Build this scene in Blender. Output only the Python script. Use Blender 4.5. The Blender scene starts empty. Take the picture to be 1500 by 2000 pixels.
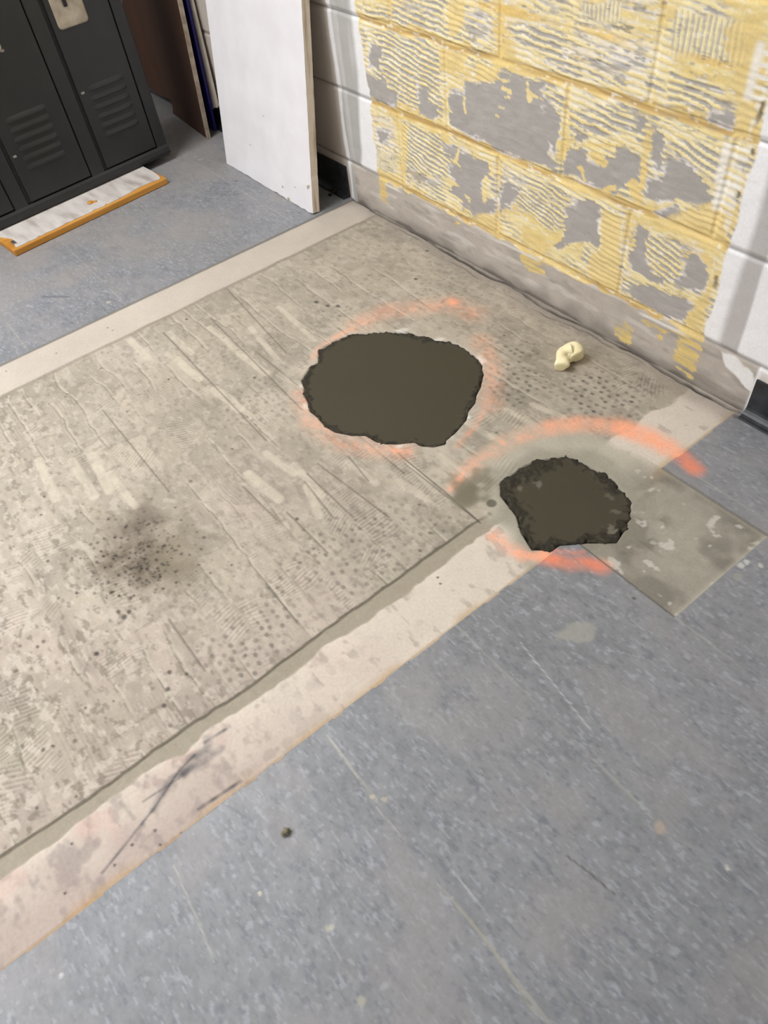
import bpy, bmesh, math, random
import numpy as np
from mathutils import Vector, Matrix

# ------------------------------------------------------------------ camera
S = bpy.context.scene
COL = S.collection
RM = np.array([[0.6110564025132559, 0.7851001814375611, -0.10113247774214973],
               [0.5611183584721768, -0.519715002916125, -0.6442379246283021],
               [-0.5583513774793142, 0.33691841868707734, -0.7581093050585461]])
FPX, CAMH = 1425.54, 1.1670
CAM = np.array([0.0, 0.0, CAMH])
cd = bpy.data.cameras.new('camera')
cd.sensor_fit = 'VERTICAL'; cd.sensor_height = 36.0; cd.lens = FPX / 2000 * 36.0
cd.clip_start = 0.02; cd.clip_end = 50
cam = bpy.data.objects.new('camera', cd); COL.objects.link(cam)
mw = Matrix.Identity(4)
for i in range(3):
    mw[i][0] = RM[0][i]; mw[i][1] = -RM[1][i]; mw[i][2] = -RM[2][i]; mw[i][3] = CAM[i]
cam.matrix_world = mw
S.camera = cam

# ------------------------------------------------------------------ light
S.view_settings.view_transform = 'Standard'; S.view_settings.look = 'None'
S.view_settings.gamma = 1.0; S.view_settings.use_curve_mapping = False
S.view_settings.exposure = -0.04
world = bpy.data.worlds.new('world'); S.world = world; world.use_nodes = True
world.node_tree.nodes['Background'].inputs[0].default_value = (1, 0.98, 0.96, 1)
world.node_tree.nodes['Background'].inputs[1].default_value = 0.12
CEIL = 2.75
LAMPS = [(-2.1, -0.25, 60), (-1.9, -2.2, 72), (-3.3, -1.6, 40), (0.3, -3.0, 34)]
for (lx, ly, en) in LAMPS:
    ld = bpy.data.lights.new('troffer_light', 'AREA'); ld.shape = 'RECTANGLE'
    ld.size = 1.2; ld.size_y = 0.6; ld.energy = en; ld.color = (0.98, 1.0, 1.045)
    lo = bpy.data.objects.new('troffer_light', ld); COL.objects.link(lo)
    lo.location = (lx, ly, CEIL - 0.03)

YW = 1.288           # plane of the block wall
X_UP0, X_UP1 = -2.012, -1.876      # far bare strip
X_LO0, X_LO1 = -0.674, -0.552      # near bare strip
T0, T1 = 0.752, 1.0268             # the lifted tile next to the near strip
X_T = -0.306

# ------------------------------------------------------------------ helpers
def ray(px, py):
    return RM.T @ np.array([(px - 750) / FPX, (py - 1000) / FPX, 1.0])
def fl(px, py, z=0.0):             # floor point seen at a pixel
    d = ray(px, py); p = CAM + d * (z - CAMH) / d[2]; return (p[0], p[1])
def wl(px, py, y=YW):              # wall point seen at a pixel
    d = ray(px, py); p = CAM + d * y / d[1]; return (p[0], p[2])
def lin(c):
    c = np.asarray(c, float) / 255.0
    return np.where(c <= 0.04045, c / 12.92, ((c + 0.055) / 1.055) ** 2.4)
def lin4(c):
    return tuple(float(v) for v in lin(c)) + (1.0,)

def sm(a, b, x):
    t = np.clip((x - a) / (b - a), 0, 1); return t * t * (3 - 2 * t)
def noise(x, y, seed, sx, sy=None):
    """smooth value noise, about -1..1, cell size sx by sy"""
    sy = sx if sy is None else sy
    rs = np.random.RandomState(seed); L = rs.rand(257, 257).astype(np.float32) * 2 - 1
    u = x / sx + 1000.0; v = y / sy + 1000.0
    iu = np.floor(u).astype(np.int64); iv = np.floor(v).astype(np.int64)
    fu = (u - iu).astype(np.float32); fv = (v - iv).astype(np.float32)
    fu = fu * fu * (3 - 2 * fu); fv = fv * fv * (3 - 2 * fv)
    a = iu % 256; b = iv % 256
    return (L[a, b] * (1 - fu) * (1 - fv) + L[a + 1, b] * fu * (1 - fv)
            + L[a, b + 1] * (1 - fu) * fv + L[a + 1, b + 1] * fu * fv)
def fbm(x, y, seed, sx, sy=None, n=3):
    sy = sx if sy is None else sy
    r = 0; amp = 1.0; tot = 0
    for k in range(n):
        r = r + noise(x, y, seed + k * 17, sx / 2 ** k, sy / 2 ** k) * amp; tot += amp; amp *= 0.55
    return r / tot * 1.4
def rot(x, y, deg):
    a = math.radians(deg); return x * math.cos(a) + y * math.sin(a), -x * math.sin(a) + y * math.cos(a)

def on_box(fn):
    """evaluate fn only inside the bounding box of the shape"""
    def run(X, Y, pts, pad, fill):
        P = np.array(pts)
        x0, y0 = P.min(0) - pad; x1, y1 = P.max(0) + pad
        out = np.full(X.shape, fill, np.float32)
        xs = X[:, 0]; ys = Y[0, :]
        i0, i1 = np.searchsorted(xs, [x0, x1]); j0, j1 = np.searchsorted(ys, [y0, y1])
        if i1 > i0 and j1 > j0:
            out[i0:i1, j0:j1] = fn(X[i0:i1, j0:j1], Y[i0:i1, j0:j1], P)
        return out
    return run
def _poly(x, y, P):
    d2 = np.full(x.shape, 1e9, np.float32); inside = np.zeros(x.shape, bool)
    n = len(P)
    for i in range(n):
        ax, ay = P[i]; bx, by = P[(i + 1) % n]
        ex, ey = bx - ax, by - ay; L = ex * ex + ey * ey + 1e-12
        t = np.clip(((x - ax) * ex + (y - ay) * ey) / L, 0, 1)
        dx = x - ax - t * ex; dy = y - ay - t * ey
        d2 = np.minimum(d2, dx * dx + dy * dy)
        cond = ((ay > y) != (by > y))
        if abs(ey) > 1e-12:
            inside ^= cond & (x < ax + (y - ay) / ey * ex)
    d = np.sqrt(d2)
    return np.where(inside, d, -d)
poly_sd = on_box(_poly)            # signed distance, positive inside
def _line(x, y, P):
    d2 = np.full(x.shape, 1e9, np.float32)
    for i in range(len(P) - 1):
        ax, ay = P[i]; bx, by = P[i + 1]
        ex, ey = bx - ax, by - ay; L = ex * ex + ey * ey + 1e-12
        t = np.clip(((x - ax) * ex + (y - ay) * ey) / L, 0, 1)
        dx = x - ax - t * ex; dy = y - ay - t * ey
        d2 = np.minimum(d2, dx * dx + dy * dy)
    return np.sqrt(d2)
line_d = on_box(_line)
def stroke(X, Y, pts, w, soft):
    return 1 - sm(w - soft, w + soft, line_d(X, Y, pts, w + soft + 0.02, 9.0))
def mix(c, col, a):
    a = np.clip(a, 0, 1)[..., None]; return c * (1 - a) + np.asarray(col, np.float32) * a

def grid_mesh(name, P, C, R, mat):
    """P (nx,ny,3) points, C (nx,ny,3) colour, R (nx,ny) roughness -> one mesh object"""
    nx, ny = P.shape[:2]
    me = bpy.data.meshes.new(name)
    idx = np.arange(nx * ny).reshape(nx, ny)
    q = np.stack([idx[:-1, :-1], idx[1:, :-1], idx[1:, 1:], idx[:-1, 1:]], -1).reshape(-1, 4)
    nf = len(q)
    me.vertices.add(nx * ny); me.loops.add(nf * 4); me.polygons.add(nf)
    me.vertices.foreach_set('co', P.reshape(-1).astype(np.float32))
    me.loops.foreach_set('vertex_index', q.reshape(-1).astype(np.int32))
    me.polygons.foreach_set('loop_start', np.arange(0, nf * 4, 4, dtype=np.int32))
    me.polygons.foreach_set('use_smooth', np.ones(nf, bool))
    me.update(calc_edges=True)
    at = me.attributes.new('tint', 'FLOAT_COLOR', 'POINT')
    at.data.foreach_set('color', np.concatenate([C, np.ones(C.shape[:2] + (1,))], -1).reshape(-1).astype(np.float32))
    ar = me.attributes.new('rough', 'FLOAT', 'POINT')
    ar.data.foreach_set('value', R.reshape(-1).astype(np.float32))
    me.materials.append(mat)
    o = bpy.data.objects.new(name, me); COL.objects.link(o)
    return o

def new_mat(name):
    m = bpy.data.materials.new(name); m.use_nodes = True
    nt = m.node_tree; return m, nt, nt.nodes['Principled BSDF']
def surface_mat(name, grain_scale, grain_amt, bump=0.15):
    """colour from the mesh's own tint attribute, broken up by fine noise"""
    m, nt, b = new_mat(name)
    a = nt.nodes.new('ShaderNodeAttribute'); a.attribute_name = 'tint'
    r = nt.nodes.new('ShaderNodeAttribute'); r.attribute_name = 'rough'
    tc = nt.nodes.new('ShaderNodeTexCoord')
    n = nt.nodes.new('ShaderNodeTexNoise'); n.inputs['Scale'].default_value = grain_scale
    n.inputs['Detail'].default_value = 4
    nt.links.new(tc.outputs['Object'], n.inputs['Vector'])
    mr = nt.nodes.new('ShaderNodeMapRange')
    mr.inputs['From Min'].default_value = 0.25; mr.inputs['From Max'].default_value = 0.75
    mr.inputs['To Min'].default_value = 1 - grain_amt; mr.inputs['To Max'].default_value = 1 + grain_amt
    nt.links.new(n.outputs['Fac'], mr.inputs['Value'])
    mx = nt.nodes.new('ShaderNodeVectorMath'); mx.operation = 'SCALE'
    nt.links.new(a.outputs['Color'], mx.inputs[0]); nt.links.new(mr.outputs['Result'], mx.inputs['Scale'])
    nt.links.new(mx.outputs['Vector'], b.inputs['Base Color'])
    nt.links.new(r.outputs['Fac'], b.inputs['Roughness'])
    bp = nt.nodes.new('ShaderNodeBump'); bp.inputs['Strength'].default_value = bump; bp.inputs['Distance'].default_value = 0.002
    nt.links.new(n.outputs['Fac'], bp.inputs['Height']); nt.links.new(bp.outputs['Normal'], b.inputs['Normal'])
    return m
def noise_mat(name, c0, c1, scale, rough=0.6, metallic=0.0, bump=0.0, stretch=(1, 1, 1), lo=0.35, hi=0.65, detail=5):
    m, nt, b = new_mat(name)
    tc = nt.nodes.new('ShaderNodeTexCoord'); mp = nt.nodes.new('ShaderNodeMapping')
    mp.inputs['Scale'].default_value = stretch
    n = nt.nodes.new('ShaderNodeTexNoise'); n.inputs['Scale'].default_value = scale; n.inputs['Detail'].default_value = detail
    cr = nt.nodes.new('ShaderNodeValToRGB')
    cr.color_ramp.elements[0].position = lo; cr.color_ramp.elements[1].position = hi
    cr.color_ramp.elements[0].color = lin4(c0); cr.color_ramp.elements[1].color = lin4(c1)
    nt.links.new(tc.outputs['Object'], mp.inputs['Vector']); nt.links.new(mp.outputs['Vector'], n.inputs['Vector'])
    nt.links.new(n.outputs['Fac'], cr.inputs['Fac']); nt.links.new(cr.outputs['Color'], b.inputs['Base Color'])
    b.inputs['Roughness'].default_value = rough; b.inputs['Metallic'].default_value = metallic
    if bump:
        bp = nt.nodes.new('ShaderNodeBump'); bp.inputs['Strength'].default_value = bump; bp.inputs['Distance'].default_value = 0.003
        nt.links.new(n.outputs['Fac'], bp.inputs['Height']); nt.links.new(bp.outputs['Normal'], b.inputs['Normal'])
    return m

def link_bm(name, bm, mat, parent=None, smooth=False):
    me = bpy.data.meshes.new(name); bmesh.ops.recalc_face_normals(bm, faces=bm.faces)
    bm.to_mesh(me); bm.free()
    if smooth: me.polygons.foreach_set('use_smooth', [True] * len(me.polygons))
    if mat: me.materials.append(mat)
    o = bpy.data.objects.new(name, me); COL.objects.link(o)
    if parent: o.parent = parent
    return o
def add_box(bm, x0, x1, y0, y1, z0, z1, bevel=0.0, seg=2):
    vs = [bm.verts.new(v) for v in [(x0, y0, z0), (x1, y0, z0), (x1, y1, z0), (x0, y1, z0),
                                    (x0, y0, z1), (x1, y0, z1), (x1, y1, z1), (x0, y1, z1)]]
    fs = [bm.faces.new([vs[i] for i in f]) for f in
          [(0, 3, 2, 1), (4, 5, 6, 7), (0, 1, 5, 4), (1, 2, 6, 5), (2, 3, 7, 6), (3, 0, 4, 7)]]
    if bevel:
        es = set(e for f in fs for e in f.edges)
        bmesh.ops.bevel(bm, geom=list(es), offset=bevel, segments=seg, affect='EDGES', profile=0.5)
def add_prism(bm, pts, lo, hi, axis):
    """extrude a 2D outline along an axis: 'y' -> pts are (x,z), 'x' -> pts are (y,z), 'z' -> pts are (x,y)"""
    def P(a, b, t):
        return (a, t, b) if axis == 'y' else ((t, a, b) if axis == 'x' else (a, b, t))
    A = [bm.verts.new(P(a, b, lo)) for a, b in pts]; B = [bm.verts.new(P(a, b, hi)) for a, b in pts]
    n = len(pts)
    bm.faces.new(A); bm.faces.new(B[::-1])
    for i in range(n):
        bm.faces.new([A[i], A[(i + 1) % n], B[(i + 1) % n], B[i]])
def tag(o, label, cat, group=None):
    o['label'] = label; o['category'] = cat
    if group: o['group'] = group
    return o
def thing(name, label, cat, loc=(0, 0, 0), rotz=0.0, group=None):
    o = bpy.data.objects.new(name, None); COL.objects.link(o)
    o.location = loc; o.rotation_euler = (0, 0, rotz); o.empty_display_size = 0.1
    return tag(o, label, cat, group)
def structure(o):
    o['kind'] = 'structure'; return o

# ------------------------------------------------------------------ outlines measured in the photograph
def zf(o, s, pts): return [fl(o[0] + s * a, o[1] + s * b) for a, b in pts]
def zw(o, s, pts): return [wl(o[0] + s * a, o[1] + s * b) for a, b in pts]
BIG = zf((520, 540), 1 / 3, [(200,610),(250,530),(300,500),(300,430),(360,395),(420,365),(500,335),(620,325),(700,320),(800,318),(900,340),(1000,370),(1080,380),(1150,405),(1200,440),(1262,490),(1280,570),(1265,640),(1240,690),(1230,740),(1190,790),(1180,840),(1110,920),(1060,960),(1055,985),(980,1003),(900,995),(870,975),(780,985),(700,985),(640,970),(580,935),(500,935),(400,915),(340,880),(300,830),(250,790),(235,730),(215,690),(215,650)])
SMALL = zf((840, 780), 0.44, [(310,370),(350,340),(420,290),(480,268),(550,258),(600,252),(640,262),(700,288),(760,320),(810,350),(860,410),(895,460),(890,520),(870,580),(830,640),(790,640),(700,640),(640,650),(570,655),(540,678),(500,672),(450,670),(430,640),(400,590),(380,520),(350,480),(310,430)])

# ================================================================== FLOOR
def axis_coords(spans):
    out = []
    for a, b, s in spans:
        n = max(1, int(round((b - a) / s))); out.append(np.linspace(a, b, n, endpoint=False))
    out.append(np.array([spans[-1][1]])); return np.concatenate(out)
FXS = axis_coords([(-4.2, -3.6, 0.1), (-3.6, -2.06, 0.0045), (-2.06, -0.95, 0.003), (-0.95, 0.17, 0.0024), (0.17, 0.95, 0.005), (0.95, 2.8, 0.15)])
FYS = axis_coords([(-4.0, -1.25, 0.15), (-1.25, -0.46, 0.005), (-0.46, YW, 0.0026)])
FYS = np.append(FYS, YW + 0.05)

def build_floor():
    X, Y = np.meshgrid(FXS, FYS, indexing='ij'); X = X.astype(np.float32); Y = Y.astype(np.float32)
    rng = random.Random(7)
    # ---- which part of the floor is bare
    e1 = noise(X, Y, 3, 0.03) * 0.0018
    field = (X > X_UP0) & (X + e1 < X_LO1)
    tile_hole = (X >= X_LO1 - 0.01) & (X < X_T) & (Y > T0) & (Y < T1)
    bare = field | tile_hole
    # ---- vinyl composition tile
    base = lin((137, 138, 140)).astype(np.float32)
    V = np.ones(X.shape + (3,), np.float32) * base
    tx = np.floor((X - X_T) / 0.3048); ty = np.floor((Y - T0) / 0.3048)
    tv = np.random.RandomState(5).rand(64, 64)[(tx.astype(int) % 64), (ty.astype(int) % 64)].astype(np.float32)
    lum = (tv - 0.5) * 0.05 + fbm(X, Y, 11, 0.25) * 0.05
    fleck = fbm(X, Y, 21, 0.024, 0.010, 3); fleck2 = fbm(X, Y, 22, 0.013, 0.006, 2); f3 = fbm(X, Y, 26, 0.05, 0.02, 3)
    lum = lum + fleck * 0.09 + fleck2 * 0.07 + f3 * 0.07 + fbm(X, Y, 29, 0.008, 0.004, 2) * 0.06
    V = V * (1 + lum)[..., None]
    V = mix(V, lin((181, 183, 190)), sm(0.42, 0.75, fbm(X, Y, 23, 0.012, 0.0046, 2)) * 0.42)
    V = mix(V, lin((103, 107, 118)), sm(0.45, 0.75, fbm(X, Y, 24, 0.013, 0.0052, 2)) * 0.46)
    V = mix(V, lin((156, 151, 149)), sm(0.0, 0.8, fbm(X, Y, 25, 0.10, 0.06, 3)) * 0.5)
    V = mix(V, lin((150, 146, 144)), sm(0.2, 1.0, fbm(X, Y, 27, 0.4)) * 0.35)
    # seams between the tiles
    sy = np.abs((Y - T0) / 0.3048 - np.round((Y - T0) / 0.3048)) * 0.3048
    sx = np.abs((X - X_T) / 0.3048 - np.round((X - X_T) / 0.3048)) * 0.3048
    wear = sm(-0.5, 0.5, noise(X, Y, 31, 0.08))
    V = mix(V, lin((176, 172, 160)), (1 - sm(0.0008, 0.003, sy)) * wear * 0.55)
    V = mix(V, lin((122, 124, 130)), (1 - sm(0.0008, 0.003, sx)) * wear * 0.22)
    # ---- scuffs and smears on the tile
    for pts, w, c, a in [
            ([fl(1016, 1256), fl(1154, 1428)], 0.0010, (196, 196, 198), 0.7),
            ([fl(872, 1683), fl(962, 1803)], 0.0010, (192, 192, 190), 0.6),
            ([fl(640, 1437), fl(700, 1520)], 0.0010, (196, 192, 180), 0.6),
            ([fl(735, 1578), fl(790, 1640)], 0.0012, (190, 182, 172), 0.5),
            ([fl(860, 1730), fl(960, 1850), fl(1050, 1990)], 0.0012, (170, 164, 138), 0.6),
            ([fl(340, 1690), fl(385, 1795), fl(420, 1880)], 0.0012, (182, 176, 162), 0.6),
            ([fl(1102, 1820), fl(1198, 1896)], 0.0012, (172, 170, 168), 0.5),
            ([fl(1105, 1672), fl(1140, 1697), fl(1200, 1748)], 0.0011, (88, 82, 68), 0.8),
            ([fl(85, 581), fl(135, 581)], 0.005, (108, 108, 118), 0.75),
            ([fl(50, 592), fl(130, 596)], 0.006, (128, 130, 138), 0.5),
            ([fl(445, 1575), fl(495, 1606)], 0.002, (112, 114, 122), 0.6)]:
        V = mix(V, lin(c), stroke(X, Y, pts, w, w * 0.9) * a)
    sd = poly_sd(X, Y, zf((840, 780), 0.44, [(530,1055),(600,1010),(680,985),(730,990),(740,1040),(715,1091),(620,1080)]), 0.03, -1)
    V = mix(V, lin((163, 162, 152)), sm(-0.004, 0.006, sd + noise(X, Y, 40, 0.012) * 0.004) * 0.8)
    for (px, py, r, c) in [(1290,1618,0.010,(176,160,146)),(640,1815,0.006,(178,174,158)),(705,1955,0.008,(172,168,152)),(648,1812,0.004,(190,186,170)),
                           (1458,1100,0.006,(214,212,204)),(1448,1107,0.007,(204,200,192)),(1485,1106,0.005,(204,200,192)),(750,1562,0.005,(180,170,150)),(727,1557,0.004,(190,180,156)),(1440,1128,0.009,(160,158,150)),
                           (1420,1697,0.004,(206,200,186)),(508,1746,0.003,(210,200,180)),(120,1905,0.004,(206,204,204)),(212,592,0.008,(186,180,166)),
                           (393,312,0.012,(176,172,170)),(382,307,0.008,(186,182,178)),(420,285,0.008,(170,166,164)),(1240,1070,0.004,(120,116,112)),(1238,1170,0.004,(90,86,84)),(462,355,0.006,(84,80,78)),
                           (1393,823,0.008,(96,92,90)),(1435,815,0.008,(84,82,84))]:
        p = fl(px, py); d = np.hypot(X - p[0], Y - p[1]) + noise(X, Y, int(px), r * 0.9) * r * 0.35
        V = mix(V, lin(c), (1 - sm(r * 0.6, r * 1.2, d)) * 0.85)
    # dusty tile close to the lockers and the wall
    V = mix(V, lin((160, 154, 147)), sm(-2.0, -2.3, X) * sm(-.6, .4, fbm(X, Y, 28, 0.2)) * 0.5)

    # ---- bare levelled concrete with trowel marks
    cA, cL, cG = lin((190, 180, 161)), lin((214, 203, 185)), lin((165, 157, 141))
    Cc = np.ones(X.shape + (3,), np.float32) * cA.astype(np.float32)
    H = np.zeros(X.shape, np.float32)
    big = fbm(X, Y, 51, 0.35)
    Cc = mix(Cc, cL, sm(-0.1, 0.9, big + (X + 1.2) * 0.25 - (Y) * 0.25) * 0.5)
    Cc = mix(Cc, cG, sm(0.0, 0.9, fbm(X, Y, 52, 0.16)) * 0.45)
    Cc = mix(Cc, lin((206, 190, 176)), sm(0.1, 0.9, fbm(X, Y, 53, 0.3) + sm(0.4, -0.4, Y) * 0.4) * 0.45)
    # swaths of trowelled adhesive along x, cut in pieces
    inner = sm(X_UP1, X_UP1 + 0.02, X) * sm(X_LO0 - 0.02, X_LO0 - 0.04, X)
    edges = [-1.3]
    while edges[-1] < 1.35: edges.append(edges[-1] + rng.uniform(0.035, 0.085))
    edges = np.array(edges)
    yw = Y + noise(X, Y, 61, 0.12) * 0.010 + noise(X, Y, 62, 0.03) * 0.003
    band = np.searchsorted(edges, yw.ravel()).reshape(X.shape)
    e_lo = edges[np.clip(band - 1, 0, len(edges) - 1)]; e_hi = edges[np.clip(band, 0, len(edges) - 1)]
    d_edge = np.minimum(yw - e_lo, e_hi - yw).astype(np.float32)
    rb = np.random.RandomState(3)
    seglen = rb.uniform(0.09, 0.24, 64)[band % 64]; off = rb.uniform(0, 1, 64)[band % 64]
    xw = X + noise(X, Y, 63, 0.04) * 0.012
    fx = xw / seglen + off * 7 + 100
    seg = np.floor(fx).astype(int); fr = (fx - seg) * seglen
    d_seg = np.minimum(fr, seglen - fr).astype(np.float32)
    cell = (band * 131 + seg * 17) % 4096
    tabA = rb.uniform(-1, 1, 4096); tabK = rb.rand(4096); tabT = rb.uniform(-28, 28, 4096)
    A = tabA[cell].astype(np.float32); K = tabK[cell]; T = np.radians(tabT[cell]).astype(np.float32)
    soft = sm(0.0, 0.008, d_edge) * sm(0.0, 0.012, d_seg)
    Cc = Cc * (1 + A * 0.125 * soft * inner)[..., None]
    # raised edge of each swath: thin dark and light line
    keep = sm(-0.15, 0.45, noise(X, Y, 64, 0.14, 0.05))
    Cc = mix(Cc, lin((140, 131, 113)), (1 - sm(0.001, 0.0042, np.abs(yw - e_lo))) * keep * inner * 0.62)
    Cc = mix(Cc, lin((216, 206, 186)), (1 - sm(0.001, 0.0045, np.abs(yw - e_lo - 0.006))) * keep * inner * 0.55)
    Cc = mix(Cc, lin((150, 142, 124)), (1 - sm(0.001, 0.004, d_seg)) * sm(0.1, 0.6, noise(X, Y, 65, 0.08)) * inner * 0.35)
    # fine comb ridges in some of the pieces
    comb = (K < 0.40)
    w = noise(X, Y, 66, 0.05) * 0.006
    ph = (X * np.cos(T) + Y * np.sin(T) + w) / 0.0085
    rid = np.cos(ph * 2 * math.pi).astype(np.float32)
    cm = comb * soft * inner * sm(-0.45, 0.3, noise(X, Y, 67, 0.07))
    Cc = Cc * (1 + rid * 0.13 * cm)[..., None]; H += rid * 0.0006 * cm
    ph2 = (Y + w) / 0.0075
    rid2 = np.cos(ph2 * 2 * math.pi).astype(np.float32)
    cm2 = ((K > 0.34) & (K < 0.48)) * soft * inner * sm(-0.45, 0.3, noise(X, Y, 68, 0.07))
    Cc = Cc * (1 + rid2 * 0.07 * cm2)[..., None]; H += rid2 * 0.0003 * cm2
    # mottling
    m1 = fbm(X, Y, 71, 0.022, 0.011, 4)
    Cc = Cc * (1 + m1 * 0.085)[..., None]
    low = sm(0.25, -0.25, Y) * inner
    Cc = mix(Cc, lin((220, 209, 192)), sm(0.12, 0.5, fbm(X, Y, 72, 0.020, 0.012, 4)) * (0.35 + 0.40 * low))
    Cc = mix(Cc, lin((146, 137, 120)), sm(0.22, 0.6, fbm(X, Y, 73, 0.018, 0.010, 4)) * (0.35 + 0.30 * low))
    # clean light bars between swaths
    for a, b, wd in [((485,925),(545,975),0.013),((575,908),(628,968),0.010),((630,975),(700,1005),0.0) ,((680,903),(735,945),0.009),((600,950),(625,1008),0.010),((640,930),(655,978),0.0),
                     ((780,940),(835,975),0.010),((520,885),(575,925),0.010),((410,640),(480,700),0.010),((330,690),(390,740),0.012),((860,890),(905,925),0.010),((800,905),(850,960),0.008),
                     ((545,600),(615,665),0.008),((490,640),(540,700),0.009),((180,890),(215,960),0.013),((140,900),(185,970),0.012),((215,925),(265,990),0.010),((75,900),(110,975),0.012),
                     ((905,820),(960,855),0.009),((960,850),(1000,870),0.009),((420,760),(470,800),0.014),((470,690),(520,730),0.012),((1040,790),(1100,815),0.009),((990,800),(1050,835),0.008),((250,660),(290,700),0.012),((330,650),(375,690),0.010)]:
        if wd <= 0: continue
        s = stroke(X, Y, [fl(*a), fl(*b)], wd * 0.9, 0.0035) * (0.75 + 0.35 * noise(X, Y, 75, 0.02))
        Cc = mix(Cc, lin((226, 216, 194)), s * 0.75); H += s * 0.0008
    for a, b in [((505,690),(640,800)),((660,640),(700,668)),((560,1000),(640,1080)),((680,890),(720,940)),((790,905),(935,1018)),((440,560),(560,690)),((320,650),(520,860)),((200,800),(330,960)),((595,940),(650,1010)),((600,925),(690,1010)),((700,850),(790,925)),((475,950),(540,1015)),((620,905),(760,1010)),((410,620),(590,800)),((770,640),(800,650)),((330,1210),(400,1310)),((520,1140),(580,1215))]:
        s = stroke(X, Y, [fl(*a), fl(*b)], 0.0018, 0.0015)
        Cc = mix(Cc, lin((120, 112, 96)), s * 0.62); H -= s * 0.0008
    # rows of small grey dots left by the old adhesive
    gx = X / 0.0205; gy = Y / 0.0195; gx2 = gx + 0.5 * (np.floor(gy) % 2)
    jx = np.random.RandomState(8).uniform(-.22, .22, (512, 512)); jy = np.random.RandomState(9).uniform(-.22, .22, (512, 512))
    ix = np.floor(gx2).astype(int); iy = np.floor(gy).astype(int)
    ux = gx2 - ix - 0.5 + jx[ix % 512, iy % 512]; uy = gy - iy - 0.5 + jy[ix % 512, iy % 512]
    dot = (1 - sm(0.18, 0.36, np.hypot(ux, uy * 1.3))).astype(np.float32)
    amp = np.random.RandomState(10).uniform(0.2, 1, (512, 512))[ix % 512, iy % 512].astype(np.float32)
    dm = np.zeros(X.shape, np.float32)
    for px, py, rx, a in [(1010,745,0.085,.75),(1180,770,0.11,.85),(1030,700,0.07,.65),(690,1080,0.13,.55),(600,1120,0.09,.35),(460,1270,0.10,.6),(500,790,0.10,.4),(820,1030,0.10,.4),(650,610,0.06,.5),(880,560,0.12,.3),(1130,830,0.06,.3),(540,1180,0.07,.5),(430,690,0.1,.25),(380,1160,0.08,.3),(960,680,0.05,.4)]:
        p = fl(px, py); dm = np.maximum(dm, a * (1 - sm(rx * 0.6, rx * 1.15, np.hypot(X - p[0], Y - p[1]) + noise(X, Y, 77, 0.05) * 0.03)))
    Cc = mix(Cc, lin((106, 103, 97)), dot * amp * dm)
    # scattered specks
    for k in range(170):
        px = rng.uniform(0, 1000); py = rng.uniform(480, 1650); p = fl(px, py)
        r = rng.uniform(0.0015, 0.0045)
        d = on_box(lambda x, y, P: np.hypot((x - P[0][0]) * 0.8, y - P[0][1]))(X, Y, [p], 0.012, 9)
        Cc = mix(Cc, lin((96, 90, 80)), (1 - sm(r * 0.5, r * 1.2, d)) * rng.uniform(0.25, 0.8))
    # the dark damp stain in the middle of the field
    p = fl(268, 1085); q = fl(290, 1010)
    d = np.hypot((X - p[0]) * 0.75, Y - p[1]) + noise(X, Y, 81, 0.05) * 0.028
    Cc = mix(Cc, lin((118, 104, 86)), (1 - sm(0.0, 0.15, d)) * (0.7 + 0.25 * fbm(X, Y, 84, 0.02)))
    d2 = np.hypot((X - q[0]) * 0.7, Y - q[1]) + noise(X, Y, 82, 0.03) * 0.02
    Cc = mix(Cc, lin((110, 98, 82)), (1 - sm(0.0, 0.055, d2)) * 0.5)
    p3 = fl(350, 1085); d3 = np.hypot((X - p3[0]) * 0.8, Y - p3[1]) + noise(X, Y, 83, 0.06) * 0.03
    Cc = mix(Cc, lin((158, 148, 124)), (1 - sm(0.02, 0.10, d3)) * 0.55)
    for k in range(260):
        a = rng.gauss(0, 0.055); b = rng.gauss(0, 0.05); r = rng.uniform(0.0015, 0.0042)
        c = (p[0] + a + 0.01, p[1] + b)
        d = on_box(lambda x, y, P: np.hypot((x - P[0][0]) * 0.8, y - P[0][1]))(X, Y, [c], 0.012, 9)
        Cc = mix(Cc, lin((74, 66, 55)), (1 - sm(r * 0.5, r * 1.2, d)) * rng.uniform(0.3, 0.85))
    for px, py, r in [(231,1195,.004),(252,1195,.004),(243,1205,.005),(255,1168,.004),(187,1277,.004),(150,1158,.003),(217,1157,.0035),(328,1346,.004),(320,1378,.004),(331,1313,.004),(365,1316,.003),(93,1096,.003),(87,970,.003),(190,1277,.004),(1078,706,.0),(812,545,.005),(834,490,.005),(660,598,.006),(640,597,.005),(618,590,.006)]:
        if r <= 0: continue
        c = fl(px, py); d = np.hypot((X - c[0]) * .8, Y - c[1])
        Cc = mix(Cc, lin((80, 74, 66)), (1 - sm(r * .6, r * 1.4, d)) * .75)

    # ---- the two smooth pale strips where a partition stood
    strip = lin((234, 222, 204)).astype(np.float32)
    St = np.ones(X.shape + (3,), np.float32) * strip * (1 + fbm(X, Y, 91, 0.12) * 0.05 + fbm(X, Y, 92, 0.015) * 0.02)[..., None]
    St = np.where((X < -1.5)[..., None], St * 0.80, St)
    St = mix(St, lin((176, 164, 150)), sm(-1.5, -1.2, X) * sm(0.35, 0.75, fbm(X, Y, 93, 0.03, 0.016, 3)) * 0.45)
    nearY = sm(0.42, -0.10, Y + noise(X, Y, 94, 0.1) * 0.08)
    lowst = (X > -0.75)
    St = mix(St, lin((196, 178, 166)), nearY * lowst * sm(-0.70, -0.57, X + noise(X, Y, 95, 0.05) * 0.03) * 0.75)
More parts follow.
